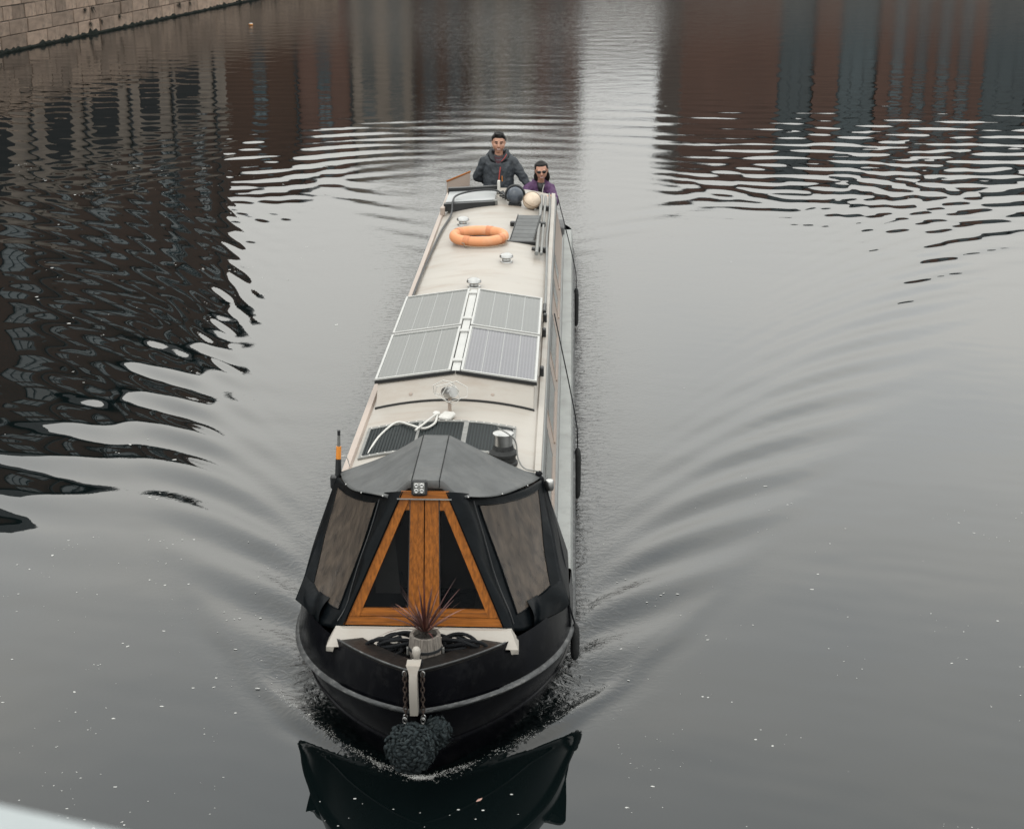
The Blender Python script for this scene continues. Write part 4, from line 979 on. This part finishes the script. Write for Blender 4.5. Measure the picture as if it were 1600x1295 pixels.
# the two round things at the aft end of the roof
dg = thing('round_globe', .24, 12.42, roofz(.24), 'shiny dark grey ball with black rim on roof beside the man', 'ball')
MB().ell((0, 0, .125), (.118, .118, .125), 24, 16).build('ball_shell', M['globe'], dg)
g = MB().tube([(.128 * math.cos(a), .035, .125 + .136 * math.sin(a)) for a in [R(-25) + R(230) * i / 24 for i in range(25)]], .018, 8); g.build('black_rim', M['black'], dg)
MB().box(-.09, .09, -.07, .07, -.01, .03, .01).build('ball_foot', M['black'], dg)
cg = thing('cream_ball', .475, 12.28, roofz(.475), 'cream ball with brown cord round it on roof before the woman', 'ball')
MB().ell((0, 0, .12), (.118, .115, .12), 24, 16).build('ball_shell', M['globe2'], cg)
for k in range(3):
    rt = Euler((.5 + .6 * k, .4 - .5 * k, 0)).to_matrix(); MB().tube([Vector((0, 0, .12)) + rt @ Vector((.119 * math.cos(a), .119 * math.sin(a), 0)) for a in [2 * math.pi * i / 32 for i in range(32)]], .006, 6, closed=True).build('cord', M['tanrope'], cg)
# bow fender of knotted rope
def knots(c, r, n, rot0, size):
    g = MB(); g.ell(c, tuple(q * .93 for q in r), 24, 16)
    for i in range(n):
        z = 1 - 2 * (i + .5) / n; a = i * 2.399963 + rot0; q = math.sqrt(1 - z * z)
        nv = Vector((q * math.cos(a), q * math.sin(a), z)); lump = 1 + .07 * math.sin(3.1 * a + 4 * z + rot0) + .10 * z; p = Vector(c) + Vector((nv.x * r[0] * lump, nv.y * r[1] * lump, nv.z * r[2]))
        k = Vector((0, 0, 1)).rotation_difference(nv).to_matrix() @ Euler((random.uniform(-.5, .5), random.uniform(-.5, .5), random.uniform(0, 3.1))).to_matrix()
        s_ = size * random.uniform(.65, 1.35); p = p + nv * random.uniform(-.010, .012) + Vector((0, 0, -.02 * (1 - abs(nv.z)) * random.random())); g.ell(p, (s_ * 1.25, s_ * .62, s_ * .55), 8, 6, k)
    for i in range(260):     # stray fibres
        nv = Vector((random.gauss(0, 1), random.gauss(0, 1), random.gauss(0, 1))).normalized(); p = Vector(c) + Vector((nv.x * r[0], nv.y * r[1], nv.z * r[2])) * 1.0
        e = p + nv * random.uniform(.012, .035) + Vector((random.gauss(0, .01), random.gauss(0, .01), random.gauss(0, .01))); w = Vector((.0012, 0, .0012)); g.add([p - w, p + w, e], [(0, 1, 2)])
    return g
bf = thing('bow_fender', -.015, -.055, .50, 'round knotted dark rope fender hanging on the bow', 'fender')
knots((0, -.10, 0), (.155, .14, .160), 420, .3, .0170).build('knotted_ball', M['fender'], bf)
knots((.155, .06, .03), (.085, .09, .10), 120, 1.1, .0175).build('side_knot', M['fender'], bf)
for sg in (-1, 1): MB().tube([(sg * .060 + .015 + .012 * math.cos(a), -.03, .165 + .022 * math.sin(a)) for a in [i * math.pi / 7 for i in range(14)]], .005, 6, closed=True).build('hanging_shackle', M['steel'], bf)
# barrel planter and spiky plant
PZ = h_gun(.34) - .042
pl = thing('barrel_planter', .045, .335, PZ, 'weathered half barrel planter standing on the foredeck behind the stem', 'planter')
prof = [(.098, 0), (.108, .05), (.112, .10), (.108, .15), (.103, .19)]
nst = 14
for k in range(nst):
    a0, a1 = 2 * math.pi * k / nst + .012, 2 * math.pi * (k + 1) / nst - .012; g = MB(); ri = .082
    out = [[(r_ * math.cos(a), r_ * math.sin(a), z) for a in (a0, (a0 + a1) / 2, a1)] for r_, z in prof]
    inn = [[(ri * math.cos(a), ri * math.sin(a), z) for a in (a0, (a0 + a1) / 2, a1)] for r_, z in prof]
    g.grid(out); g.grid([r_[::-1] for r_ in inn]); g.grid([out[-1], inn[-1]]); g.grid([inn[0], out[0]]); g.grid([[r_[0] for r_ in inn], [r_[0] for r_ in out]]); g.grid([[r_[-1] for r_ in out], [r_[-1] for r_ in inn]])
    g.build('stave', M['barrel'], pl, angle=30)
MB().lathe([(.1115, .083), (.1145, .085), (.1135, .105), (.1115, .107)], (0, 0, 0), 28).build('hoop', M['black'], pl)
MB().lathe([(.0995, .0), (.1035, .0), (.107, .018), (.105, .02)], (0, 0, 0), 28).build('hoop', M['black'], pl)
MB().lathe([(.083, 0.0), (.083, .155), (.05, .165), (.01, .168)], (0, 0, 0), 20).build('soil', M['soil'], pl)
for sg in (-1, 1):
    MB().box(sg * .112, sg * .128, -.012, .012, .03, .09, .004).build('lug', M['galv'], pl)
cd = thing('spiky_plant', .045, .335, PZ + .16, 'spiky dark red leaved plant growing in the barrel planter', 'plant')
MB().tube([(0, 0, -.02), (0, 0, .05)], [.022, .016], 10).build('stem', M['soil'], cd)
for k in range(46):
    a = k * 2.39996 + random.uniform(-.3, .3); lean = (k / 43) ** 0.8; L_ = random.uniform(.24, .50) * (1 - .18 * lean)
    el = R(88 - 52 * lean + random.uniform(-6, 6)); droop = .55 * lean * random.uniform(.3, 1.1); wd_ = random.uniform(.005, .009)
    p = Vector((0, 0, .02 + .02 * random.random())); rows = []; m_ = 9
    d = Vector((math.cos(a), math.sin(a), 0)); sd = Vector((-math.sin(a), math.cos(a), 0))
    for i in range(m_):
        t_ = i / (m_ - 1); w = wd_ * (0.55 + 1.0 * min(1, t_ * 3)) * (1 - t_ ** 2.4) * .75 + .0006
        dirv = d * math.cos(el - droop * t_ * 1.5) + Vector((0, 0, math.sin(el - droop * t_ * 1.5))); nn = dirv.cross(sd)
        rows.append([p - sd * w, p - nn * w * .35, p + sd * w]); p = p + dirv * (L_ / (m_ - 1))
    MB().grid(rows).build('leaf', M['leaf2' if (random.random() < .30) else 'leaf'], cd)
# mooring rope coils behind the planter
def coil(name, cx, cy, cz, label, seed, sx=1):
    rn = random.Random(seed); o = thing(name, cx, cy, cz, label, 'rope', 0, 'coiled mooring ropes on the foredeck'); g = MB()
    for k in range(6):
        w, h = rn.uniform(.10, .17), rn.uniform(.05, .085); dz = .018 * k; tl = rn.uniform(-.35, .35); off = rn.uniform(-.04, .04)
        g.tube([(off + w * math.cos(a), h * math.sin(a) + tl * .05 * math.cos(a), .02 + dz + .022 * math.sin(2 * a + k) + tl * .08 * math.cos(a)) for a in [2 * math.pi * i / 26 for i in range(26)]], .0125, 7, closed=True)
    g.tube(curve([(-.05 * sx, .03, .08), (.08 * sx, -.02, .12), (.20 * sx, -.01, .09), (.24 * sx, .0, .02), (.18 * sx, -.02, .03), (.10 * sx, -.03, .10), (.02, 0, .13)]), .0125, 7)
    g.build('rope_loops', M['rope'], o); return o
coil('mooring_rope', -.15, .475, h_gun(.47) - .06, 'black mooring rope coiled left of the barrel planter', 3, -1)
coil('mooring_rope', .23, .475, h_gun(.47) - .06, 'black mooring rope coiled right of the barrel planter', 8, 1)
t_ = thing('loose_line', 0, 0, 0, 'thin black line looped from the bow bollard round the planter', 'rope')
MB().tube(curve([(.0, .06, 1.0), (-.10, .14, .965), (-.16, .26, .955), (-.12, .36, .945), (-.15, .46, .95)]), .0105, 7).build('line', M['rope'], t_)
# side fenders on the right hull side, each with its cord
for (s, top, lab, h_) in ((1.62, (1.0, 1.62, .86), 'black side fender by the bow shoulder under the canopy', .27),
                    (5.45, (.84, 7.1, 1.46), 'black side fender hanging amidships on the right side', .50), (11.7, (.82, 13.4, 1.46), 'black side fender hanging farthest aft on the right side', .50)):
    f = thing('side_fender', 1.095 if s > 2 else 1.065, s, .02 if s > 2 else .24, lab, 'fender', 0, 'fenders along the hull side')
    MB().lathe([(.015, h_ + .03), (.028, h_), (.035, h_ - .06), (.035, .08), (.028, .02), (.015, 0)][::-1], (0, 0, 0), 16).build('fender_body', M['rubber'], f)
    p0_ = Vector((0, 0, h_ + .02)); p1_ = Vector((top[0] - 1.095, top[1] - s, top[2] - (.02 if s > 2 else .24))); mid = Vector((-.03, (top[1] - s) * .14, .80))
    MB().tube(curve([p0_, mid, p1_] if s > 2 else [p0_, p1_], 8), .0065, 6).build('fender_cord', M['rope'], f)

# ================================================================== PEOPLE
def fuse(name, mb, mats, parent, vox=.010, smooth=6):
    o = mb.build(name, mats, None, smooth=True)
    md = o.modifiers.new('r', 'REMESH'); md.mode = 'VOXEL'; md.voxel_size = vox; md.use_smooth_shade = True
    ms_ = o.modifiers.new('s', 'SMOOTH'); ms_.iterations = smooth; ms_.factor = .5
    dg_ = bpy.context.evaluated_depsgraph_get(); me_ = bpy.data.meshes.new_from_object(o.evaluated_get(dg_)); me_.name = name
    me_.shade_smooth(); old = o.data; o.modifiers.clear(); o.data = me_; bpy.data.meshes.remove(old)
    if parent is not None: o.parent = parent
    return o
def hand(g, wrist, d, nrm_, k=1.0):
    """palm, four bent fingers, thumb at the side; d = pointing direction, nrm_ = back of the hand"""
    w = Vector(wrist); d = Vector(d).normalized(); n_ = Vector(nrm_); n_ = (n_ - d * n_.dot(d)).normalized(); sd = d.cross(n_)
    g.ell(w + d * .05 * k, (.042 * k, .052 * k, .017 * k), 12, 8, Matrix((sd, d, n_)).transposed())
    for i, (x, l) in enumerate(((-.030, .066), (-.010, .078), (.011, .073), (.030, .056))):
        a = w + d * .085 * k + sd * x * k; b_ = a + (d * .9 - n_ * .35).normalized() * l * .55 * k; c_ = b_ + (d * .55 - n_ * .8).normalized() * l * .5 * k
        g.cap(a, b_, .0095 * k, .009 * k, 8); g.cap(b_, c_, .009 * k, .0075 * k, 8)
    a = w + d * .03 * k - sd * .036 * k; b_ = a + (d * .6 - sd * .75 - n_ * .2).normalized() * .045 * k; g.cap(a, b_, .012 * k, .0105 * k, 8); g.cap(b_, b_ + (d * .9 - sd * .2 - n_ * .3).normalized() * .032 * k, .0105 * k, .008 * k, 8)
def head(g, c, k, rot, jaw=1.0):
    """skull, jaw, nose, ears, brow; face looks along rot @ -y"""
    P = lambda x, y, z: Vector(c) + rot @ (Vector((x, y, z)) * k)
    g.ell(P(0, .012, .025), (.085 * k, .098 * k, .092 * k), 20, 16, rot); g.ell(P(0, -.018, -.035), (.081 * k * jaw, .078 * k, .076 * k), 18, 14, rot)
    g.ell(P(0, -.058, -.098), (.032 * k, .026 * k, .024 * k), 12, 8, rot)
    g.cap(P(0, -.088, .018), P(0, -.108, -.022), .011 * k, .018 * k); 
    for sg in (-1, 1):
        g.ell(P(sg * .079, .008, .0), (.014 * k, .026 * k, .036 * k), 10, 8, rot); g.ell(P(sg * .036, -.066, -.022), (.026 * k, .022 * k, .022 * k), 10, 8, rot)
        g.ell(P(sg * .03, -.079, .030), (.028 * k, .014 * k, .011 * k), 10, 8, rot)
    g.ell(P(0, -.088, -.058), (.028 * k, .012 * k, .013 * k), 10, 8, rot)
    return P
# ---- the man at the tiller
MZ = .45
man = thing('person', -.06, 14.2, MZ, 'person in charcoal jacket with red zip standing at the stern', 'person')
HC = Vector((.0, -.05, 1.66)); hr = Euler((R(8), R(2), R(4))).to_matrix()
g = MB(); P = head(g, HC, 1.13, hr)
g.cap((0, -.02, 1.44), (0, -.03, 1.60), .062, .058); g.ell((0, .0, 1.25), (.21, .12, .22)); g.ell((0, .01, 1.0), (.18, .125, .2))
for sg in (-1, 1):
    g.cap((sg * .10, 0, .92), (sg * .11, .0, .50), .085, .055); g.cap((sg * .11, 0, .50), (sg * .115, .02, .07), .055, .04); g.cap((sg * .115, .0, .04), (sg * .125, -.15, .035), .042, .036)
g.cap((-.20, .0, 1.38), (-.31, .07, 1.14), .055, .045); g.cap((-.31, .07, 1.14), (-.12, .19, .99), .042, .032); hand(g, (-.10, .20, .985), (1, .0, -.1), (0, 1, 0))
g.cap((.20, .0, 1.38), (.36, -.05, 1.13), .055, .045); g.cap((.36, -.05, 1.13), (.50, -.12, .95), .042, .032); hand(g, (.505, -.125, .94), (.8, -.3, -.5), (.3, -.2, 1))
body = fuse('body', g, M['skin'], man, .0085, 4)
g = MB(); g.lathe([(.10, 1.47), (.17, 1.43), (.215, 1.36), (.228, 1.25), (.230, 1.12), (.228, .98), (.226, .85), (.222, .76), (.18, .735)][::-1], (0, 0, 0), 24); g.v = [(x, y * .70 - .015, z) for x, y, z in g.v]
for sg in (-1, 1): g.ell((sg * .17, .0, 1.385), (.095, .085, .075))
g.cap((-.21, .0, 1.37), (-.325, .07, 1.13), .080, .070); g.cap((-.325, .07, 1.13), (-.12, .19, .99), .066, .050)
g.cap((.21, .0, 1.37), (.37, -.05, 1.13), .080, .068); g.cap((.37, -.05, 1.13), (.49, -.115, .96), .064, .050)
g.cap((-.15, .03, 1.44), (-.11, .05, 1.52), .05, .035); g.cap((.15, .03, 1.44), (.11, .05, 1.52), .05, .035); g.cap((-.10, .085, 1.50), (.10, .085, 1.50), .05, .05)
jk = fuse('jacket', g, M['jacket'], man, .010, 4)
# creases
tx = bpy.data.textures.new('jacket_creases', 'CLOUDS'); tx.noise_scale = .075
md = jk.modifiers.new('creases', 'DISPLACE'); md.texture = tx; md.strength = .036; md.mid_level = .5
g = MB()
for sg in (-1, 1): g.grid([[(sg * .035, -.150, 1.36), (sg * .11, -.125, 1.40), (sg * .15, -.06, 1.45)], [(sg * .045, -.168, 1.395), (sg * .115, -.14, 1.44), (sg * .15, -.055, 1.50)], [(sg * .06, -.130, 1.46), (sg * .105, -.085, 1.52), (sg * .115, .0, 1.545)]])
g.build('collar', M['jacket_dk'], jk, solid=.012)
MB().grid([[(-.075, -.105, 1.47), (0, -.125, 1.455), (.075, -.105, 1.47)], [(-.05, -.150, 1.40), (0, -.165, 1.385), (.05, -.150, 1.40)], [(-.015, -.163, 1.33), (0, -.168, 1.325), (.015, -.163, 1.33)]]).build('shirt', M['maroon'], man)
MB().tube(curve([(.03, -.172, 1.32), (.01, -.188, 1.15), (.005, -.190, .98), (.005, -.182, .82)]), .0085, 6).build('zip', M['zip'], jk)
MB().tube([(.055, -.185, 1.19), (.057, -.188, 1.11)], .008, 6).build('pocket_zip', M['zip2'], jk)
MB().tube([(.015, -.185, 1.20), (.012, -.188, 1.12)], .007, 6).build('zip_pull', M['zip2'], jk)
MB().tube(curve([(.045, -.162, 1.40), (.09, -.152, 1.45), (.12, -.115, 1.50)]), .006, 6).build('collar_piping', M['zip'], jk)
g = MB(); g.ell((0, .005, .86), (.19, .13, .12))
for sg in (-1, 1): g.cap((sg * .10, 0, .86), (sg * .11, .0, .50), .105, .075); g.cap((sg * .11, 0, .50), (sg * .115, .02, .09), .075, .06)
fuse('trousers', g, M['trouser'], man, .012, 3)
def face_bits(P, k, rot, par, hairm, glasses, male):
    g = MB(); g.ell(P(0, -.099, -.060), (.025 * k, .007 * k, .0075 * k), 12, 8, rot); g.build('smile', M['mouth'], par)
    g = MB(); g.tube([P(-.030, -.094, -.052), P(-.015, -.103, -.050), P(0, -.106, -.050), P(.015, -.103, -.050), P(.030, -.094, -.052)], .004 * k, 6); g.tube([P(-.030, -.092, -.054), P(-.015, -.100, -.070), P(0, -.102, -.073), P(.015, -.100, -.070), P(.030, -.092, -.054)], .0042 * k, 6); g.build('lips', M['lip'], par)
    if glasses:
        for sg in (-1, 1): MB().ell(P(sg * .034, -.096, .012), (.029 * k, .009 * k, .021 * k), 14, 10, rot).build('sunglass_lens', M['lens'], par)
        g = MB().tube([P(-.012, -.104, .016), P(.012, -.104, .016)], .004 * k, 6)
        for sg in (-1, 1): g.tube([P(sg * .062, -.088, .018), P(sg * .080, .01, .016)], .004 * k, 6)
        g.build('sunglass_frame', M['black'], par)
    else:
        for sg in (-1, 1):
            MB().ell(P(sg * .032, -.086, .010), (.012 * k, .006 * k, .006 * k), 10, 8, rot).build('eye', M['eye'], par)
            MB().tube([P(sg * .014, -.094, .034), P(sg * .034, -.094, .039), P(sg * .052, -.082, .033)], .0048 * k, 6).build('eyebrow', M['hair'], par)
face_bits(P, 1.13, hr, man, M['hair'], False, True)
g = MB()
g.ell(P(0, .026, .062), (.089, .110, .088), 20, 14, hr); g.ell(P(0, -.004, .096), (.076, .078, .032), 16, 10, hr); 
for sg in (-1, 1): g.ell(P(sg * .078, .018, .040), (.016, .050, .055), 12, 8, hr); g.ell(P(sg * .066, -.018, .078), (.020, .036, .028), 12, 8, hr)
for i in range(60): g.cap(P(random.uniform(-.055, .055), random.uniform(-.06, .05), .108), P(random.uniform(-.06, .06), random.uniform(-.075, .05), .126), .010, .005, 6)
hm = fuse('hair', g, M['hair'], man, .009, 2)
# ---- the woman seated low at the right of the stern
wom = thing('person', .545, 14.12, .90, 'person in purple jacket and sunglasses leaning on the aft roof edge', 'person')
HC2 = Vector((.03, -.20, .84)); hr2 = Euler((R(10), R(-4), R(2))).to_matrix()
g = MB(); P2 = head(g, HC2, 1.06, hr2, .88)
g.cap((.02, -.11, .62), (.03, -.17, .78), .05, .048); g.ell((0, -.03, .42), (.17, .11, .22)); g.ell((0, .05, .10), (.18, .15, .13))
for sg in (-1, 1): g.cap((sg * .09, .03, .07), (sg * .10, -.36, .10), .08, .06); g.cap((sg * .10, -.36, .09), (sg * .10, -.33, -.36), .055, .042); g.cap((sg * .10, -.33, -.395), (sg * .105, -.47, -.405), .04, .032)
g.cap((.16, -.09, .57), (.215, -.30, .40), .045, .036); g.cap((.215, -.30, .40), (.16, -.62, .55), .036, .027); hand(g, (.155, -.645, .56), (-.15, -1, .05), (0, -.1, 1), .92)
g.cap((-.16, -.09, .57), (-.22, -.30, .42), .045, .036); g.cap((-.22, -.30, .42), (-.02, -.55, .54), .036, .027); hand(g, (-.01, -.575, .55), (.6, -.8, .0), (0, -.1, 1), .92)
fuse('body', g, M['skin2'], wom, .0085, 4)
g = MB(); g.ell((0, -.03, .42), (.195, .145, .22), 20, 14); g.ell((0, .03, .2), (.195, .165, .18), 20, 14); g.cap((-.13, -.075, .575), (.13, -.075, .575), .075, .075)
g.cap((.165, -.085, .56), (.23, -.30, .40), .072, .064); g.cap((.23, -.30, .40), (.20, -.44, .465), .062, .056)
g.cap((-.165, -.085, .56), (-.235, -.30, .42), .072, .064); g.cap((-.235, -.30, .42), (-.10, -.46, .50), .062, .052)
g.cap((-.06, -.06, .655), (.09, -.06, .655), .05, .05)
jk2 = fuse('jacket', g, M['purple'], wom, .010, 4)
tx2 = bpy.data.textures.new('sleeve_creases', 'CLOUDS'); tx2.noise_scale = .07
md = jk2.modifiers.new('creases', 'DISPLACE'); md.texture = tx2; md.strength = .032; md.mid_level = .5
MB().grid([[(-.04, -.155, .66), (.03, -.185, .655), (.09, -.155, .66)], [(-.02, -.178, .58), (.02, -.19, .58), (.06, -.178, .58)], [(.0, -.19, .45), (.015, -.193, .45), (.03, -.19, .45)]]).build('dark_top', M['black'], wom, solid=.006)
MB().tube(curve([(.07, -.178, .63), (.05, -.193, .55), (.045, -.196, .45)]), .006, 6).build('zip', M['white'], jk2)
g = MB(); g.ell((0, .05, .10), (.195, .165, .14))
for sg in (-1, 1): g.cap((sg * .09, .03, .08), (sg * .10, -.36, .10), .095, .075); g.cap((sg * .10, -.36, .09), (sg * .10, -.33, -.33), .07, .055)
fuse('trousers', g, M['trouser'], wom, .012, 3)
face_bits(P2, 1.08, hr2, wom, M['hair'], True, False)
g = MB(); g.ell(P2(0, .040, .046), (.090, .104, .086), 20, 14, hr2); g.ell(P2(0, .010, .084), (.078, .084, .034), 16, 10, hr2)
for sg in (-1, 1): g.ell(P2(sg * .076, .022, .050), (.020, .060, .050), 12, 8, hr2); g.ell(P2(sg * .060, .075, -.03), (.042, .035, .085), 12, 8, hr2); g.ell(P2(sg * .075, .085, -.125), (.042, .032, .085), 12, 8, hr2)
g.ell(P2(0, .11, .0), (.045, .05, .06), 12, 8, hr2)
fuse('hair', g, M['hair'], wom, .009, 3)

# ================================================================== FLECKS AND LITTER ON THE WATER
def speck_field(n):
    g = MB(); F = []
    for i in range(n):
        q = random.random()
        if q < .34: x, y = random.uniform(-4.2, -1.2), random.uniform(-1.2, 4.5)
        elif q < .55: x, y = random.uniform(1.3, 5.5), random.uniform(-1.2, 5.5)
        elif q < .62: x, y = random.gauss(1.75, .35), random.uniform(.3, 3.6)
        elif q < .92: x, y = random.uniform(-11, -3.0), random.uniform(4, 24) 
        else: x, y = random.uniform(-9, 13), random.uniform(6, 40)
        if abs(x) < 1.25 and y > .35: continue
        if q >= .92 and abs(x) < 1.4: continue
        if random.random() < .42 and F: x, y = F[-1][0] + random.gauss(0, .09), F[-1][1] + random.gauss(0, .12)
        F.append((x, y)); r_ = random.choice((.002, .0025, .003, .003, .0035, .004, .005, .007, .010)) * random.uniform(.7, 1.15) * (1.0 if y < 6 else 1.9); el = random.uniform(1, 2.2); a0 = random.gauss(0, .5)
        z = wz(x, y) + .0012; m_ = 7; ring = []
        for k in range(m_):
            a = 2 * math.pi * k / m_; px, py = r_ * el * math.cos(a) * random.uniform(.75, 1.2), r_ * math.sin(a) * random.uniform(.75, 1.2); ring.append((x + px * math.cos(a0) - py * math.sin(a0), y + px * math.sin(a0) + py * math.cos(a0), z))
        g.add(ring + [(x, y, z + r_ * .12)], [(k, (k + 1) % m_, m_) for k in range(m_)])
    for i in range(24):      # on the reflection just ahead of the bow
        x, y = random.uniform(-.75, .75), random.uniform(-.62, .12); 
        if y > .0 and abs(x) < .3: continue
        r_ = random.choice((.003, .004, .005, .008)); z = wz(x, y) + .0012; g.add([(x + r_ * 1.4 * math.cos(6.28 * k / 7), y + r_ * math.sin(6.28 * k / 7), z) for k in range(7)] + [(x, y, z + r_ * .12)], [(k, (k + 1) % 7, 7) for k in range(7)])
    o = g.build('foam_flecks', M['foam'], None, smooth=False); o.matrix_world = BM.copy(); return o
def bow_foam():
    g = MB()
    for i in range(5200):
        sg = random.choice((-1, 1)); y = .27 + 1.25 * random.random() ** 2.2
        f = 1.08 * max(y - .27, 0) ** .66 + .02
        den = math.exp(-(y - .27) / .55) * max(0, .5 + .9 * math.sin(23 * y + 2 * sg) * math.sin(9.1 * f + sg)) + .08
        if random.random() > den: continue
        x = sg * (f + random.gauss(-.025, .020 + .02 * (y < .4))); y += random.gauss(-.01, .014)
        r_ = random.uniform(.0008, .0026) * (1.5 if random.random() < .06 else 1); z = wz(x, y) + .0015
        g.add([(x + r_ * 1.4 * math.cos(1.257 * k), y + r_ * math.sin(1.257 * k), z) for k in range(5)] + [(x, y, z + r_ * .5)], [(k, (k + 1) % 5, 5) for k in range(5)])
    o = g.build('bow_foam', M['foam'], None, smooth=False); o.matrix_world = BM.copy(); return o
tag(bow_foam(), 'thin line of bubbles along the bow waterline', 'foam', kind='stuff')
tag(speck_field(760), 'small pale foam flecks scattered over the water', 'foam', kind='stuff')
x, y = -11.45, 54.0
l = thing('floating_litter', x, y, wz(x, y), 'small orange and white float drifting near the stone wall', 'litter')
g = MB().ell((0, 0, .03), (.09, .06, .04), 12, 8); g.build('float_body', M['litter'], l); MB().ell((0, 0, .06), (.07, .05, .03), 12, 8).build('float_top', M['white'], l)
x, y = .42, .02
l = thing('fallen_leaf', x, y, wz(x, y) + .008, 'small pinkish leaf floating just ahead of the bow', 'leaf', R(50))
MB().grid([[(-.03 + .012 * i, -.011 * math.sin(math.pi * i / 5), .002 * (i % 2)), (-.03 + .012 * i, 0, .004), (-.03 + .012 * i, .011 * math.sin(math.pi * i / 5), .002)] for i in range(6)]).build('leaf_blade', M['dleaf'], l)
